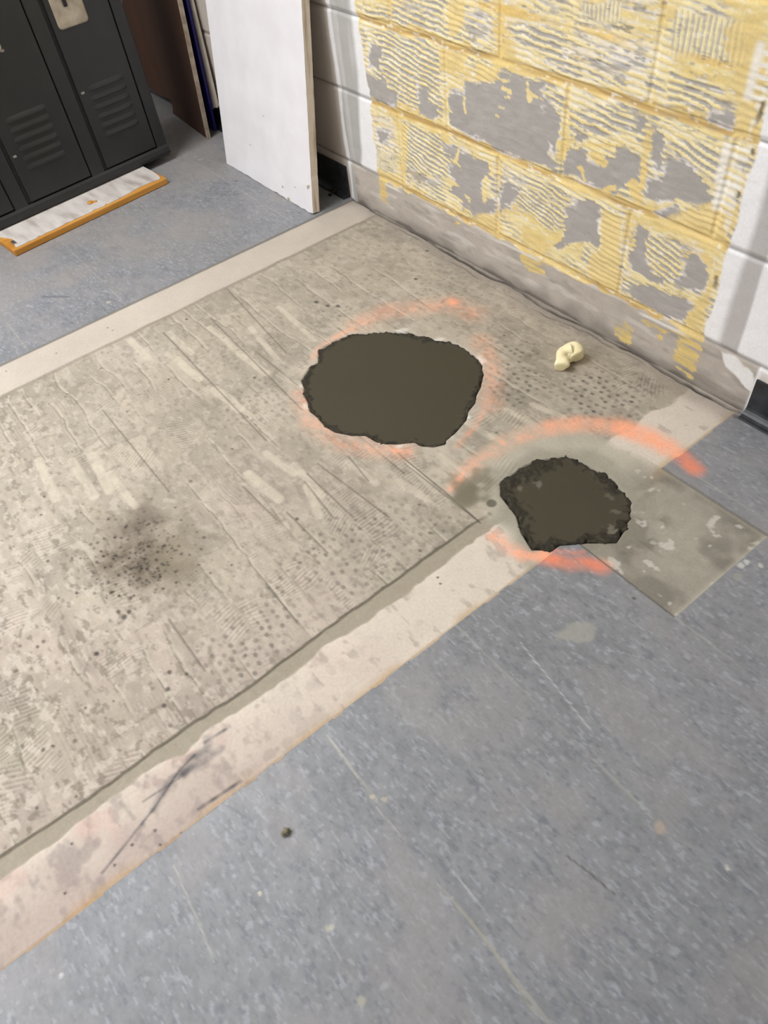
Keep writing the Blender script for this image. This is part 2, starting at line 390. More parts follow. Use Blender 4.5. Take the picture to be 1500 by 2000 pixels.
    St = mix(St, lin((170, 158, 150)), nearY * lowst * sm(0.05, 0.6, fbm(X, Y, 96, 0.03, 0.02, 3)) * 0.5)
    St = mix(St, lin((226, 184, 170)), nearY * lowst * sm(0.3, 0.8, fbm(X, Y, 97, 0.06)) * 0.3)
    St = mix(St, lin((184, 152, 96)), lowst * sm(X_LO1 - 0.007, X_LO1 - 0.001, X) * 0.55)
    St = mix(St, lin((206, 176, 130)), lowst * sm(X_LO1 - 0.022, X_LO1 - 0.004, X) * sm(-.2, .6, noise(X, Y, 98, .06)) * 0.5)
    for pts, w_, a in [([fl(200,1705), fl(300,1580), fl(350,1505), fl(380,1475)], 0.0022, 0.7), ([fl(388,1580), fl(468,1527)], 0.0028, 0.6), ([fl(300,1580), fl(335,1520), fl(410,1480), fl(432,1462)], 0.006, 0.4),
                       ([fl(360,1510), fl(375,1480), fl(405,1465)], 0.008, 0.55), ([fl(400,1450), fl(440,1425)], 0.003, 0.45), ([fl(235,1565), fl(262,1600)], 0.003, 0.35), ([fl(265,1640), fl(280,1610)], 0.003, 0.3), ([fl(280,1565), fl(350,1520)], 0.002, 0.4)]:
        St = mix(St, lin((92, 90, 94)), stroke(X, Y, pts, w_, w_ * 0.8) * min(1, a * 1.35) * (0.7 + 0.3 * noise(X, Y, 99, 0.012)))
    for px, py in [(258,1650),(224,1690),(244,1717),(313,1650),(354,1628),(127,1745),(140,1648),(303,1622),(855,1128),(860,1140),(12,725),(220,645),(110,690),(210,640),(580,1253),(600,1270),(650,1240)]:
        c = fl(px, py); d = np.hypot((X - c[0]), Y - c[1]); St = mix(St, lin((84, 74, 70)), (1 - sm(.0012, .0036, d)) * .8)
    isst = (sm(X_UP1 + 0.003, X_UP1 - 0.003, X + noise(X, Y, 100, 0.05) * 0.004) + sm(X_LO0 - 0.004, X_LO0 + 0.003, X + noise(X, Y, 101, 0.06) * 0.010 + noise(X, Y, 102, .015) * .003))
    B = mix(Cc, [0, 0, 0], np.zeros(X.shape)); 
    a = np.clip(isst, 0, 1)[..., None]; B = B * (1 - a) + St * a
    # soft dark line by the far strip; grey groove by the near strip
    B = B * np.array([0.83, 0.815, 0.81], np.float32)
    B = mix(B, lin((150, 140, 124)), (1 - sm(0.003, 0.011, np.abs(X - X_UP1 - 0.006 + noise(X, Y, 103, .05) * .004))) * 0.6)
    wob = noise(X, Y, 104, 0.09) * 0.006 + noise(X, Y, 105, 0.02) * 0.002
    gr = sm(-0.709, -0.704, X + wob) * sm(X_LO0 + 0.003, X_LO0 - 0.004, X + noise(X, Y, 101, 0.06) * 0.010 + noise(X, Y, 102, .015) * .003) * sm(0.70, 0.64, Y)
    B = mix(B, lin((168, 158, 138)), gr * 0.85); H -= gr * 0.0022
    B = mix(B, lin((112, 104, 88)), (1 - sm(0.0012, 0.004, np.abs(X + 0.706 + wob))) * sm(0.69, 0.62, Y) * 0.75)
    # ---- smooth grey skim around the small hole and under the lifted tile
    cx, cy = -0.64, 0.83
    dsk = np.hypot((X - cx) * 0.85, (Y - cy)) + noise(X, Y, 111, 0.06) * 0.02
    sk = (1 - sm(0.165, 0.20, dsk)) * sm(0.655, 0.69, Y + noise(X, Y, 112, .03) * .006)
    B = mix(B, lin((186, 178, 160)) , sk * 0.85)
    B = B * (1 + fbm(X, Y, 113, 0.03) * 0.05 * sk)[..., None]
    th = tile_hole | ((X > X_LO1 - 0.09) & (X < X_T) & (Y > T0) & (Y < T1))
    thm = sm(-0.62, -0.50, X + noise(X, Y, 114, 0.05) * 0.03) * th
    Th = np.ones(X.shape + (3,), np.float32) * lin((168, 160, 144)).astype(np.float32) * (1 + fbm(X, Y, 115, 0.06) * 0.11 + fbm(X, Y, 116, 0.016) * 0.05)[..., None]
    Th = mix(Th, lin((126, 119, 106)), sm(-0.05, 0.6, fbm(X, Y, 117, 0.07) + sm(-0.42, -0.52, X) * 0.6) * 0.6)
    Th = mix(Th, lin((204, 196, 182)), sm(0.45, 0.7, fbm(X, Y, 118, 0.022)) * 0.8)
    Th = mix(Th, lin((188, 180, 160)), sm(X_T - 0.012, X_T, X) * 0.6)
    Th = mix(Th, lin((180, 172, 152)), sm(T1 - 0.014, T1, Y) * 0.5)
    a = thm[..., None]; B = B * (1 - a) + Th * a
    B = mix(B, lin((84, 76, 64)), stroke(X, Y, [fl(757, 866), fl(800, 905), fl(868, 960), fl(938, 1020)], 0.0016, 0.0016) * 0.8)
    B = mix(B, lin((120, 110, 92)), stroke(X, Y, [fl(1200, 1000), fl(1250, 960), fl(1290, 945)], 0.012, 0.02) * sm(-.1, .5, fbm(X, Y, 119, .02)) * 0.7)
    B = mix(B, lin((112, 103, 88)), stroke(X, Y, [fl(1225, 1080), fl(1270, 1045), fl(1290, 1020)], 0.014, 0.02) * sm(-.1, .5, fbm(X, Y, 120, .02)) * 0.6)
    for px, py in [(925,965),(905,960),(900,950),(915,975),(935,935)]:
        c = fl(px, py); d = np.hypot(X - c[0], Y - c[1]) + noise(X, Y, 121, .02) * .014
        B = mix(B, lin((132, 124, 104)), (1 - sm(.012, .038, d)) * .75)
    c = fl(960, 983); d = np.hypot((X - c[0]), (Y - c[1]) * 1.0)
    B = mix(B, lin((104, 98, 84)), (1 - sm(.009, .0125, d)) * .85)
    # damp ring of smeared cement around both holes
    sdB = poly_sd(X, Y, BIG, 0.12, -1); sdS = poly_sd(X, Y, SMALL, 0.12, -1)
    nB = noise(X, Y, 131, 0.02) * 0.006 + noise(X, Y, 132, 0.007) * 0.003
    B = mix(B, lin((206, 194, 176)), sm(-0.035, -0.006, sdB + noise(X, Y, 133, .04) * .03) * 0.30)
    B = mix(B, lin((232, 226, 214)), sm(-0.014, -0.003, sdB + nB * 1.5) * sm(0.25, 0.7, noise(X, Y, 134, 0.035)) * 0.6)
    B = mix(B, lin((150, 144, 126)), sm(-0.05, 0.0, sdS + noise(X, Y, 135, .04) * .025) * 0.55)
    mean = lin((184, 173, 154)).astype(np.float32)
    B = mean * 0.86 * (np.clip(B, 0.001, 1) / mean) ** 1.2
    V = V * 0.87
    # ---- orange marking paint
    OR = np.zeros(X.shape, np.float32)
    nz = 0.62 + 0.5 * fbm(X, Y, 141, 0.02, 0.012, 3); nz2 = 0.75 + 0.3 * fbm(X, Y, 142, 0.03)
    def spray(pts, w_, soft, a, nn): 
        nonlocal OR
        OR = np.maximum(OR, stroke(X, Y, [fl(*t) for t in pts], w_, soft) * a * nn)
    spray([(1205,833),(1260,850),(1300,872)], 0.026, 0.020, 0.95, nz2)
    spray([(1075,835),(1130,828),(1205,833)], 0.022, 0.020, 0.75, nz2)
    spray([(985,865),(1030,848),(1075,836)], 0.018, 0.020, 0.55, nz)
    spray([(905,925),(940,895),(985,870)], 0.016, 0.020, 0.42, nz)
    spray([(880,955),(905,925)], 0.008, 0.010, 0.6, nz)
    spray([(1315,880),(1345,905),(1358,918)], 0.018, 0.014, 0.9, nz2)
    spray([(965,1047),(990,1066),(1020,1085)], 0.013, 0.014, 0.75, nz)
    spray([(1012,1080),(1045,1088),(1062,1080)], 0.010, 0.006, 1.0, nz2)
    spray([(1062,1090),(1110,1102),(1150,1102),(1176,1108)], 0.015, 0.014, 0.95, nz2)
    spray([(1080,1078),(1140,1082)], 0.006, 0.006, 0.7, nz)
    spray([(885,592),(880,588)], 0.012, 0.026, 1.0, nz2)
    spray([(700,632),(760,606),(830,600),(880,592),(925,612)], 0.026, 0.036, 0.42, nz)
    spray([(655,658),(700,636),(735,622)], 0.008, 0.012, 0.6, nz)
    spray([(940,665),(962,720),(958,790)], 0.020, 0.030, 0.42, nz)
    spray([(950,790),(930,830),(895,870)], 0.006, 0.010, 0.5, nz)
    spray([(590,770),(605,820),(660,862),(740,880),(790,882)], 0.020, 0.028, 0.42, nz)
    spray([(770,880),(800,882)], 0.009, 0.008, 0.7, nz)
    spray([(610,700),(622,680),(650,662)], 0.006, 0.010, 0.5, nz)
    Oc = lin((255, 171, 131))
    B = mix(B, Oc, OR); V = mix(V, lin((232, 134, 100)), OR)

    # ---- put together
    col = np.where(bare[..., None], B, V)
    # dirty crack where floor meets the block wall
    cr = YW - Y
    wv = noise(X, Y, 151, 0.09) * 0.007 + noise(X, Y, 152, 0.025) * 0.003
    onw = sm(-2.03, -2.0, X) * sm(-0.53, -0.56, X)
    col = mix(col, lin((148, 138, 126)), sm(0.075, 0.01, cr + wv * 3) * onw * 0.6)
    col = mix(col, lin((70, 64, 58)), (1 - sm(0.002, 0.007, np.abs(cr - 0.006 + wv))) * onw * (0.55 + 0.4 * sm(-.3, .3, noise(X, Y, 153, .05))))
    col = mix(col, lin((96, 90, 82)), (1 - sm(0.0015, 0.004, np.abs(cr - 0.028 + wv * 1.6))) * onw * 0.6 * sm(-.1, .4, noise(X, Y, 154, .12)))
    # thin dark joint at the tile edges
    Zt = np.where(bare, 0.0, 0.0026).astype(np.float32)
    de = np.minimum(np.abs(X - X_UP0), 9)
    col = mix(col, lin((104, 100, 92)), (1 - sm(0.0015, 0.006, np.abs(X - X_UP0 - 0.003))) * 0.85)
    tedge = np.minimum(np.where((X > X_LO1) & (X < X_T), np.minimum(np.abs(Y - T0), np.abs(Y - T1)), 9.0), 9)
    col = mix(col, lin((98, 94, 86)), (1 - sm(0.001, 0.0034, tedge)) * 0.8)
    gx_ = np.where((X > X_LO0 - 0.24) & (X < X_LO1 - .05), np.abs(Y - 0.672 + noise(X, Y, 161, .06) * .004), 9)
    hole = np.maximum(sm(0.0, 0.012, sdB), sm(0.0, 0.010, sdS))
    Z = Zt + H * bare + noise(X, Y, 171, 0.02) * 0.0003 - hole * 0.03
    Z = Z - (1 - sm(0.0, 0.006, np.abs(cr - 0.006 + wv))) * 0.004 * onw
    R = np.where(bare, 0.85, 0.48).astype(np.float32) + noise(X, Y, 172, 0.03) * 0.05
    P = np.stack([X, Y, Z], -1)
    P[..., 2] -= 0.0
    return structure(grid_mesh('floor', P, np.clip(col, 0, 1), R, surface_mat('floor_surface', 160.0, 0.07, 0.12)))
build_floor()

# ================================================================== BLOCK WALL
ZJ = [0.128, 0.345, 0.549, 0.752]
def build_wall():
    xs = axis_coords([(-4.2, -3.1, 0.1), (-3.1, -2.04, 0.008), (-2.04, -0.44, 0.0025), (-0.44, 0.5, 0.006), (0.5, 2.8, 0.2)])
    zs = axis_coords([(-0.02, 0.80, 0.0025), (0.80, 1.40, 0.0055), (1.40, 2.75, 0.15)])
    X, Z = np.meshgrid(xs, zs, indexing='ij'); X = X.astype(np.float32); Z = Z.astype(np.float32)
    rng = random.Random(3)
    D = np.zeros(X.shape, np.float32)           # towards the room is positive
    Y_, C_, G_, W_, O_, K_ = [lin(c).astype(np.float32) for c in
        [(232, 208, 140), (239, 225, 176), (170, 164, 157), (230, 224, 219), (224, 190, 116), (124, 118, 116)]]
    # ---- base: old paint left and right
    paint = lin((243, 241, 239)).astype(np.float32)
    col = np.ones(X.shape + (3,), np.float32) * paint * (1 + fbm(X, Z, 203, 0.2) * 0.03)[..., None]
    old = lin((196, 186, 174)).astype(np.float32)
    aL = sm(-2.018, -2.026, X + noise(X, Z, 204, 0.06) * 0.006)
    col = mix(col, old, aL)
    R = np.full(X.shape, 0.45, np.float32)
    # bare smear between two ragged stripes of white paint on the left
    lB = -2.002 + noise(X, Z, 205, 0.12) * 0.010; rB = -1.915 + noise(X, Z, 206, 0.1) * 0.022 - sm(0.42, 0.2, Z) * 0.02
    gb = sm(-0.006, 0.006, X - lB) * sm(0.012, -0.012, X - rB)
    col = mix(col, lin((170, 168, 162)), gb * 0.9)
    col = mix(col, lin((202, 198, 192)), gb * sm(0.1, 0.7, fbm(X, Z, 207, 0.03, 0.25)) * 0.7)
    # grey vertical band on the right
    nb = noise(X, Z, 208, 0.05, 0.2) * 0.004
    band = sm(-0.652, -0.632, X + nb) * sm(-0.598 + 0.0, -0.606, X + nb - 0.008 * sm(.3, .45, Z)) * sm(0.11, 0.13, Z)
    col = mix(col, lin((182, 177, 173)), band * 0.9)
    # ---- bare block at the bottom course
    botm = sm(ZJ[0] + 0.004, ZJ[0] - 0.004, Z) * sm(-1.995, -1.985, X) * sm(-0.538, -0.546, X)
    bare = np.ones(X.shape + (3,), np.float32) * lin((182, 172, 160)).astype(np.float32) * (1 + fbm(X, Z, 211, 0.09, 0.05) * 0.09 + fbm(X, Z, 212, 0.02, 0.01) * 0.05)[..., None]
    bare = mix(bare, lin((214, 206, 196)), sm(0.25, 0.7, fbm(X, Z, 213, 0.10, 0.02)) * 0.5)
    bare = mix(bare, lin((142, 134, 124)), sm(0.2, 0.7, fbm(X, Z, 214, 0.09, 0.025)) * 0.5)
    bare = mix(bare, lin((120, 112, 102)), sm(0.05, 0.0, Z + noise(X, Z, 215, .05) * .02) * 0.6)
    a = botm[..., None]; col = col * (1 - a) + bare * a
    # white paint left over low on the right
    sd = poly_sd(X, Z, [(-0.632, 0.118), (-0.60, 0.122), (-0.55, 0.104), (-0.535, 0.06), (-0.556, 0.064), (-0.585, 0.078), (-0.612, 0.088)], 0.03, -1)
    col = mix(col, lin((234, 231, 226)), sm(-0.003, 0.003, sd + noise(X, Z, 216, .012) * .003))
    col = mix(col, lin((214, 206, 194)), sm(-0.54, -0.53, X) * sm(0.135, 0.1, Z))
    # ---- yellow adhesive field
    xl = -1.857 - 0.02 * sm(0.4, 0.56, Z) + noise(X, Z, 221, 0.05) * 0.006 + noise(X, Z, 222, .012) * .004
    xr = -0.679 + noise(X, Z, 223, 0.04) * 0.005
    fieldm = sm(-0.003, 0.003, X - xl) * sm(0.003, -0.003, X - xr) * sm(ZJ[0] - 0.012, ZJ[0] - 0.006, Z + noise(X, Z, 224, 0.03) * 0.006)
    n1 = fbm(X, Z, 231, 0.16, 0.09, 3); n2 = fbm(X, Z, 232, 0.06, 0.022, 3); n3 = fbm(X, Z, 233, 0.025, 0.006, 2)
    F = np.ones(X.shape + (3,), np.float32) * Y_
    F = mix(F, C_, sm(-0.3, 0.6, n2 + n3 * .4) * 0.75)
    F = mix(F, O_, sm(0.15, 0.8, fbm(X, Z, 234, 0.11, 0.05)) * 0.55)
    def ridges(slope, per, warp, vertical=False, seed=240):
        w = noise(X, Z, seed, 0.07) * warp + noise(X, Z, seed + 1, 0.02) * warp * 0.35
        u = (X + slope * Z + w) if vertical else (Z - slope * X + w)
        return np.cos(u / per * 2 * math.pi).astype(np.float32)
    r0 = ridges(-0.10, 0.0132, 0.006)
    # gaps between the ridges show block (grey) or thin white
    gap = sm(0.05, -0.35, r0 + n1 * 0.75 - 0.12 + n3 * 0.3)
    gapc = sm(-0.15, 0.25, n2 + fbm(X, Z, 235, 0.09) * 0.5)[..., None]
    gcol = G_ * gapc + (W_ * 0.4 + C_ * 0.6) * (1 - gapc)
    pres = sm(-0.45, 0.25, fbm(X, Z, 236, 0.12, 0.10) + 0.04)
    ag = (gap * pres)[..., None]; F = F * (1 - ag) + gcol * ag
    DR = r0 * 0.0008 * pres
    F = mix(F, C_, sm(0.1, 0.8, r0 + n2 * .5) * pres * 0.75)

    def zone(zpts, o, s, pad=0.05): return poly_sd(X, Z, zw(o, s, zpts), pad, -1)
    Z3, Z4, Z5, Z6 = ((680, 0), .28), ((1080, 0), .28), ((700, 360), .28), ((1080, 400), .28)
    edge = noise(X, Z, 251, 0.02, 0.008) * 0.006 + noise(X, Z, 252, 0.006, 0.004) * 0.003
    streak = fbm(X, Z, 253, 0.05, 0.007, 2)
    # whitish, scraped blotches
    for zp, zz in [([(820,70),(960,80),(1000,190),(990,300),(850,330)], Z3), ([(400,20),(560,60),(600,140),(500,260),(420,150)], Z3),
                   ([(1100,110),(1500,160),(1500,480),(1380,430),(1180,270)], Z3), ([(1100,0),(1500,0),(1500,90),(1250,60)], Z3),
                   ([(190,0),(735,0),(690,330),(560,260),(300,190),(200,150)], Z4), ([(0,200),(110,250),(110,480),(0,490)], Z4), ([(150,240),(640,330),(680,430),(560,560),(300,480),(150,420)], Z4),
                   ([(170,780),(330,830),(330,1180),(200,1150)], Z3), ([(390,900),(640,960),(660,1300),(400,1290)], Z3), ([(1040,1140),(1250,1250),(1180,1400),(1120,1500),(1030,1480)], Z3),
                   ([(700,30),(880,60),(960,140),(880,160),(780,110),(700,80)], Z6), ([(620,150),(800,210),(1040,320),(1000,380),(860,320),(640,220)], Z6), ([(480,110),(600,150),(540,300),(490,300)], Z6), ([(470,430),(545,470),(560,650),(460,620)], Z6),
                   ([(0,430),(40,300),(250,520),(200,560)], Z5), ([(300,60),(600,160),(860,330),(700,300),(450,170)], Z5)]:
        sd = zone(zp, *zz)
        m = sm(-0.010, 0.010, sd + edge * 1.6) 
        F = mix(F, W_, m * 0.55 * sm(-0.5, 0.3, streak))
        F = mix(F, G_, m * sm(0.05, 0.45, fbm(X, Z, 255, 0.045, 0.010, 3)) * 0.85)
        F = mix(F, K_, m * sm(0.5, 0.85, fbm(X, Z, 256, 0.03, 0.008, 3)) * 0.7)
    # crisp combed areas with grey showing between the cream ridges
    for zp, zz, slope, per in [([(170,190),(480,290),(640,380),(640,640),(690,690),(650,850),(340,700),(240,520),(220,350)], Z3, -0.12, 0.0135), ([(110,40),(640,110),(720,330),(560,260),(120,130)], Z3, -0.05, 0.0135),
                        ([(370,850),(640,940),(700,1060),(760,1180),(720,1250),(400,1180)], Z3, -0.20, 0.013), ([(1190,1290),(1440,1380),(1500,1500),(1180,1480)], Z3, -0.28, 0.013), ([(1110,60),(1450,160),(1460,300),(1350,340),(1100,130)], Z5, -0.28, 0.013),
                        ([(1080,160),(1500,190),(1500,420),(1330,380),(1170,260)], Z3, -0.04, 0.015),
                        ([(110,760),(640,800),(640,930),(480,960),(120,960)], Z4, -0.03, 0.016), ([(820,480),(1180,600),(1240,760),(1060,840),(780,760)], Z4, -0.12, 0.014), ([(830,950),(1180,1030),(1190,1200),(1120,1270),(840,1110)], Z4, -0.22, 0.015),
                        ([(0,1290),(120,1390),(90,1500),(0,1500)], Z4, -0.2, 0.014), ([(640,180),(900,270),(900,560),(760,570),(640,390)], Z6, -0.18, 0.0135), ([(0,0),(110,50),(60,180),(0,200)], Z6, -0.2, 0.013)]:
        sd = zone(zp, *zz); m = sm(-0.004, 0.006, sd + edge)
        r = ridges(slope, per, 0.007, seed=260 + len(zp)) + noise(X, Z, 270 + len(zp), 0.02, 0.012) * 0.35
        F = mix(F, G_, m * sm(0.15, -0.15, r + n3 * 0.25) * 0.95)
        F = mix(F, C_, m * sm(0.0, 0.35, r + n3 * 0.2) * 0.85)
        F = mix(F, Y_, m * sm(0.1, 0.5, r) * sm(-0.4, 0.4, n2) * 0.7)
        DR = DR * (1 - m) + r * 0.0012 * m
    # vertically combed pieces
    for zp, zz, per in [([(840,60),(1350,150),(1330,490),(1180,480),(820,380)], Z4, 0.0115), ([(180,1040),(350,1080),(340,1210),(210,1190)], Z3, 0.008), ([(200,20),(480,0),(480,180),(220,150)], Z4, 0.010)]:
        sd = zone(zp, *zz); m = sm(-0.004, 0.008, sd + edge)
        r = ridges(0.05, per, 0.003, True, 280)
        F = mix(F, C_, m * 0.85); F = mix(F, lin((186, 178, 168)), m * sm(0.1, -0.5, r + n3 * .5) * 0.8)
        DR = DR * (1 - m) + r * 0.0008 * m
    # mortar joints, loaded with adhesive
    VJ = [[-1.73, -1.33, -0.918], [-1.52, -1.122, -0.72], [-1.73, -1.33, -0.918]]
    wz = noise(X, Z, 291, 0.10) * 0.006
    groove = np.zeros(X.shape, np.float32)
    for k, zj in enumerate(ZJ):
        d = np.abs(Z - zj + wz); g = 1 - sm(0.006, 0.017, d + noise(X, Z, 292, 0.04, .012) * 0.010)
        F = mix(F, lin((230, 203, 132)), g * 0.85)
        F = mix(F, lin((176, 138, 76)), (1 - sm(0.001, 0.008, np.abs(Z - zj + wz + 0.003))) * sm(-.7, .1, noise(X, Z, 293, .12, .05)) * 0.8)  # brown line: shadow in the joint groove, painted into the colour
        F = mix(F, lin((204, 168, 100)), (1 - sm(0.0008, 0.0035, np.abs(Z - zj + wz - 0.007))) * 0.6)
        groove = np.maximum(groove, 1 - sm(0.002, 0.010, np.abs(Z - zj)))
    for k in range(3):
        for xj in VJ[k]:
            inrow = sm(ZJ[k], ZJ[k] + .005, Z) * sm(ZJ[k + 1], ZJ[k + 1] - .005, Z)
            g = (1 - sm(0.005, 0.016, np.abs(X - xj + noise(X, Z, 295 + k, 0.03) * 0.008))) * inrow
            F = mix(F, lin((230, 200, 126)), g * sm(-.3, .4, noise(X, Z, 299, .06)) * 0.65)
            groove = np.maximum(groove, (1 - sm(0.002, 0.008, np.abs(X - xj))) * inrow)
    F = mix(F, lin((228, 192, 112)), (1 - sm(0.003, 0.010, np.abs(Z - 0.650 + wz))) * sm(-1.45, -1.38, X) * sm(-.7, .1, noise(X, Z, 300, .08)) * .8)
    nf = fbm(X, Z, 351, 0.018, 0.0045, 2)
    F = mix(F, lin((240, 234, 222)), sm(0.5, 0.85, nf) * 0.6)
    F = mix(F, lin((150, 142, 130)), sm(0.5, 0.85, fbm(X, Z, 352, 0.020, 0.005, 2)) * sm(-.2, .5, n1) * 0.65)
    # block face laid bare where the adhesive came away with the tile
    GREY = [
        ([(690,700),(740,620),(800,640),(825,565),(960,578),(1050,560),(1050,510),(1120,500),(1210,530),(1300,560),(1390,590),(1340,640),(1400,720),(1490,800),(1465,850),(1490,960),(1420,1000),(1400,1080),(1480,1150),(1440,1200),(1330,1150),(1220,1110),(1100,1080),(1000,1030),(900,960),(800,920),(720,890),(690,830),(710,760)], Z3),
        ([(135,400),(150,340),(180,290),(235,340),(215,460),(150,460)], Z3), ([(120,500),(190,540),(260,560),(270,610),(340,640),(340,730),(270,735),(150,680),(130,600)], Z3),
        ([(480,590),(560,620),(560,700),(620,760),(610,850),(500,790)], Z3),
        ([(660,1000),(760,1030),(880,1080),(985,1130),(980,1210),(930,1260),(935,1370),(1030,1400),(1020,1500),(900,1500),(800,1450),(750,1380),(700,1330),(760,1290),(700,1230),(700,1160),(745,1130),(680,1080)], Z3),
        ([(1110,1260),(1200,1330),(1150,1400),(1060,1480),(1050,1380)], Z3), ([(190,890),(290,920),(280,1000),(220,1000)], Z3),
        ([(110,1030),(200,1040),(240,1110),(320,1140),(400,1080),(500,1040),(600,1100),(620,1180),(600,1290),(500,1300),(420,1350),(350,1340),(260,1290),(150,1230),(80,1220),(60,1180)], Z4),
        ([(790,1080),(900,1130),(1000,1200),(1080,1290),(1110,1380),(1050,1450),(880,1400),(760,1420),(640,1370),(640,1260),(760,1230)], Z4),
        ([(1090,820),(1180,780),(1210,740),(1280,790),(1260,880),(1200,900),(1080,850)], Z4), ([(160,920),(240,940),(260,1000),(160,990)], Z4), ([(690,890),(770,930),(770,1200),(720,1200),(680,1080)], Z4), ([(570,830),(650,830),(640,920),(590,920)], Z4),
        ([(-60,760),(0,780),(50,830),(40,950),(30,1110),(0,1110)], Z4), ([(120,1420),(250,1390),(350,1450),(350,1500),(100,1500)], Z4),
        ([(100,0),(330,20),(340,80),(310,160),(330,320),(270,280),(180,260),(80,270),(30,330),(10,280),(70,230),(90,100)], Z6),
        ([(600,130),(660,170),(650,260),(640,380),(700,470),(760,520),(740,560),(650,520),(540,460),(520,400),(560,280)], Z6),
        ([(540,540),(640,560),(760,600),(860,630),(960,680),(1000,710),(940,760),(920,830),(800,790),(650,700),(540,660)], Z6),
        ([(900,380),(1000,340),(1060,430),(1090,510),(1080,580),(1030,630),(930,590),(850,550),(920,470)], Z6),
        ([(720,60),(850,0),(940,60),(850,110),(760,110)], Z6)]
    rt = ridges(-0.12, 0.0125, 0.004, seed=330)
    teeth = (rt * 0.0035 * sm(-.3, .4, noise(X, Z, 334, 0.05)) + noise(X, Z, 335, 0.03, 0.006) * 0.006).astype(np.float32)
    for zp, zz in GREY:
        sd = zone(zp, *zz) + teeth; m = sm(-0.002, 0.002, sd + edge * 0.9)
        gcol = G_ * (1 + fbm(X, Z, 301, 0.05) * 0.03)[..., None]
        a = m[..., None]; F = F * (1 - a) + gcol * a
        F = mix(F, W_, (1 - sm(0.001, 0.006, np.abs(sd + edge * .9))) * sm(0.0, 0.5, noise(X, Z, 302, 0.04)) * 0.7)
        F = mix(F, lin((196, 190, 184)), m * sm(0.4, 0.8, streak) * 0.22)
        DR = DR * (1 - m) - m * 0.0010
    # ridge remnants still stuck on the bare faces
    def rough(pts, w):
        return 1 - sm(w - 0.0015, w + 0.0015, line_d(X, Z, pts, w + 0.03, 9.0) + edge * 0.6 + teeth * 0.3 + 0.001)
    for a, b, w in [((1000+80,560),(1120,570),.005),((1080,620),(1130,640),.006),((1090,680),(1120,690),.004),((1050,745),(1090,760),.004),((1030,805),(1050,815),.003),((805,690),(815,780),.004),((1250,590),(1265,700),.006),((1280,660),(1360,700),.003),((770,1040),(750,1130),.006),((750,1130),(780,1170),.005),((800,1340),(845,1400),.004),((740,1370),(790,1400),.004),((960,1240),(950,1390),.010),((985,1120),(1000,1220),.008)]:
        F = mix(F, lin((234, 213, 156)), rough([wl(680 + .28 * a[0], .28 * a[1]), wl(680 + .28 * b[0], .28 * b[1])], w))
    for a, b, w in [((190,1170),(220,1260),.007),((360,1330),(420,1310),.008),((640,1180),(620,1300),.006),((290,1080),(350,1130),.012),((560,1290),(590,1380),.014),((250,1010),(470,1020),.006)]:
        F = mix(F, lin((229, 203, 138)), rough([wl(1080 + .28 * a[0], .28 * a[1]), wl(1080 + .28 * b[0], .28 * b[1])], w))
    # thick yellow pads
    for zp, zz in [([(885,440),(1050,470),(1050,560),(960,578),(890,560)], Z3), ([(690,0),(820,0),(800,180),(720,260),(690,150)], Z3), ([(620,340),(840,370),(800,500),(650,500)], Z3), ([(1060,300),(1200,340),(1160,430),(1060,400)], Z3), ([(200,1180),(400,1240),(390,1300),(210,1230)], Z3), ([(370,860),(420,880),(400,1220),(370,1230)], Z3),
                   ([(335,20),(400,60),(480,100),(470,250),(470,600),(330,560),(240,500),(260,330),(330,320)], Z6), ([(1060,0),(1310,0),(1180,330),(900,240),(700,110)], Z6), ([(930,790),(1000,710),(1090,500),(1170,420),(1050,820),(1030,930),(940,900)], Z6), ([(820,200),(950,210),(1010,290),(1000,380),(850,300)], Z5), ([(1150,280),(1220,330),(1330,420),(1320,480),(1140,400)], Z5), ([(1190,200),(1500,60),(1440,960),(1260,960),(1280,760)], Z4), ([(740,30),(870,40),(840,130),(760,130)], Z4), ([(640,900),(700,920),(640,1290),(600,1240)], Z4)]:
        sd = zone(zp, *zz); m = sm(-0.004, 0.006, sd + edge)
        yc = lin((228, 202, 136)).astype(np.float32) * (1 + fbm(X, Z, 305, 0.05, 0.008) * 0.10)[..., None]
        a = (m * 0.85)[..., None]; F = F * (1 - a) + yc * a
    # white comb marks and dark spots along the right edge
    rr = ridges(0.0, 0.017, 0.002, seed=310)
    for z0, z1, x0 in [(0.60, 0.70, -0.735), (0.45, 0.535, -0.75), (0.40, 0.47, -0.742)]:
        m = sm(x0, x0 + .012, X) * sm(-0.684, -0.694, X) * sm(z0, z0 + .01, Z) * sm(z1, z1 - .01, Z)
        F = mix(F, lin((240, 234, 222)), m * np.maximum(sm(0.0, 0.4, rr), sm(x0 + .03, x0 + .015, X)) * 0.9)
    m = (1 - sm(0.002, 0.009, np.abs(X - xr + 0.010))) * sm(0.16, 0.30, Z) * sm(0.66, 0.6, Z) * sm(0.15, 0.5, noise(X, Z, 312, 0.02, 0.016))
    F = mix(F, lin((106, 92, 66)), m * 0.85)
    m = (1 - sm(0.004, 0.008, np.abs(X - xr + 0.018))) * sm(0.2, 0.30, Z) * sm(0.0, 0.4, noise(X, Z, 313, 0.015, 0.012))
    F = mix(F, lin((238, 232, 218)), m * 0.6)
    F = F * (1 + n3 * 0.07)[..., None]
    D += DR * fieldm
    a = fieldm[..., None]; col = col * (1 - a) + F * a
    R = R * (1 - fieldm) + 0.8 * fieldm; R = R * (1 - botm) + 0.9 * botm
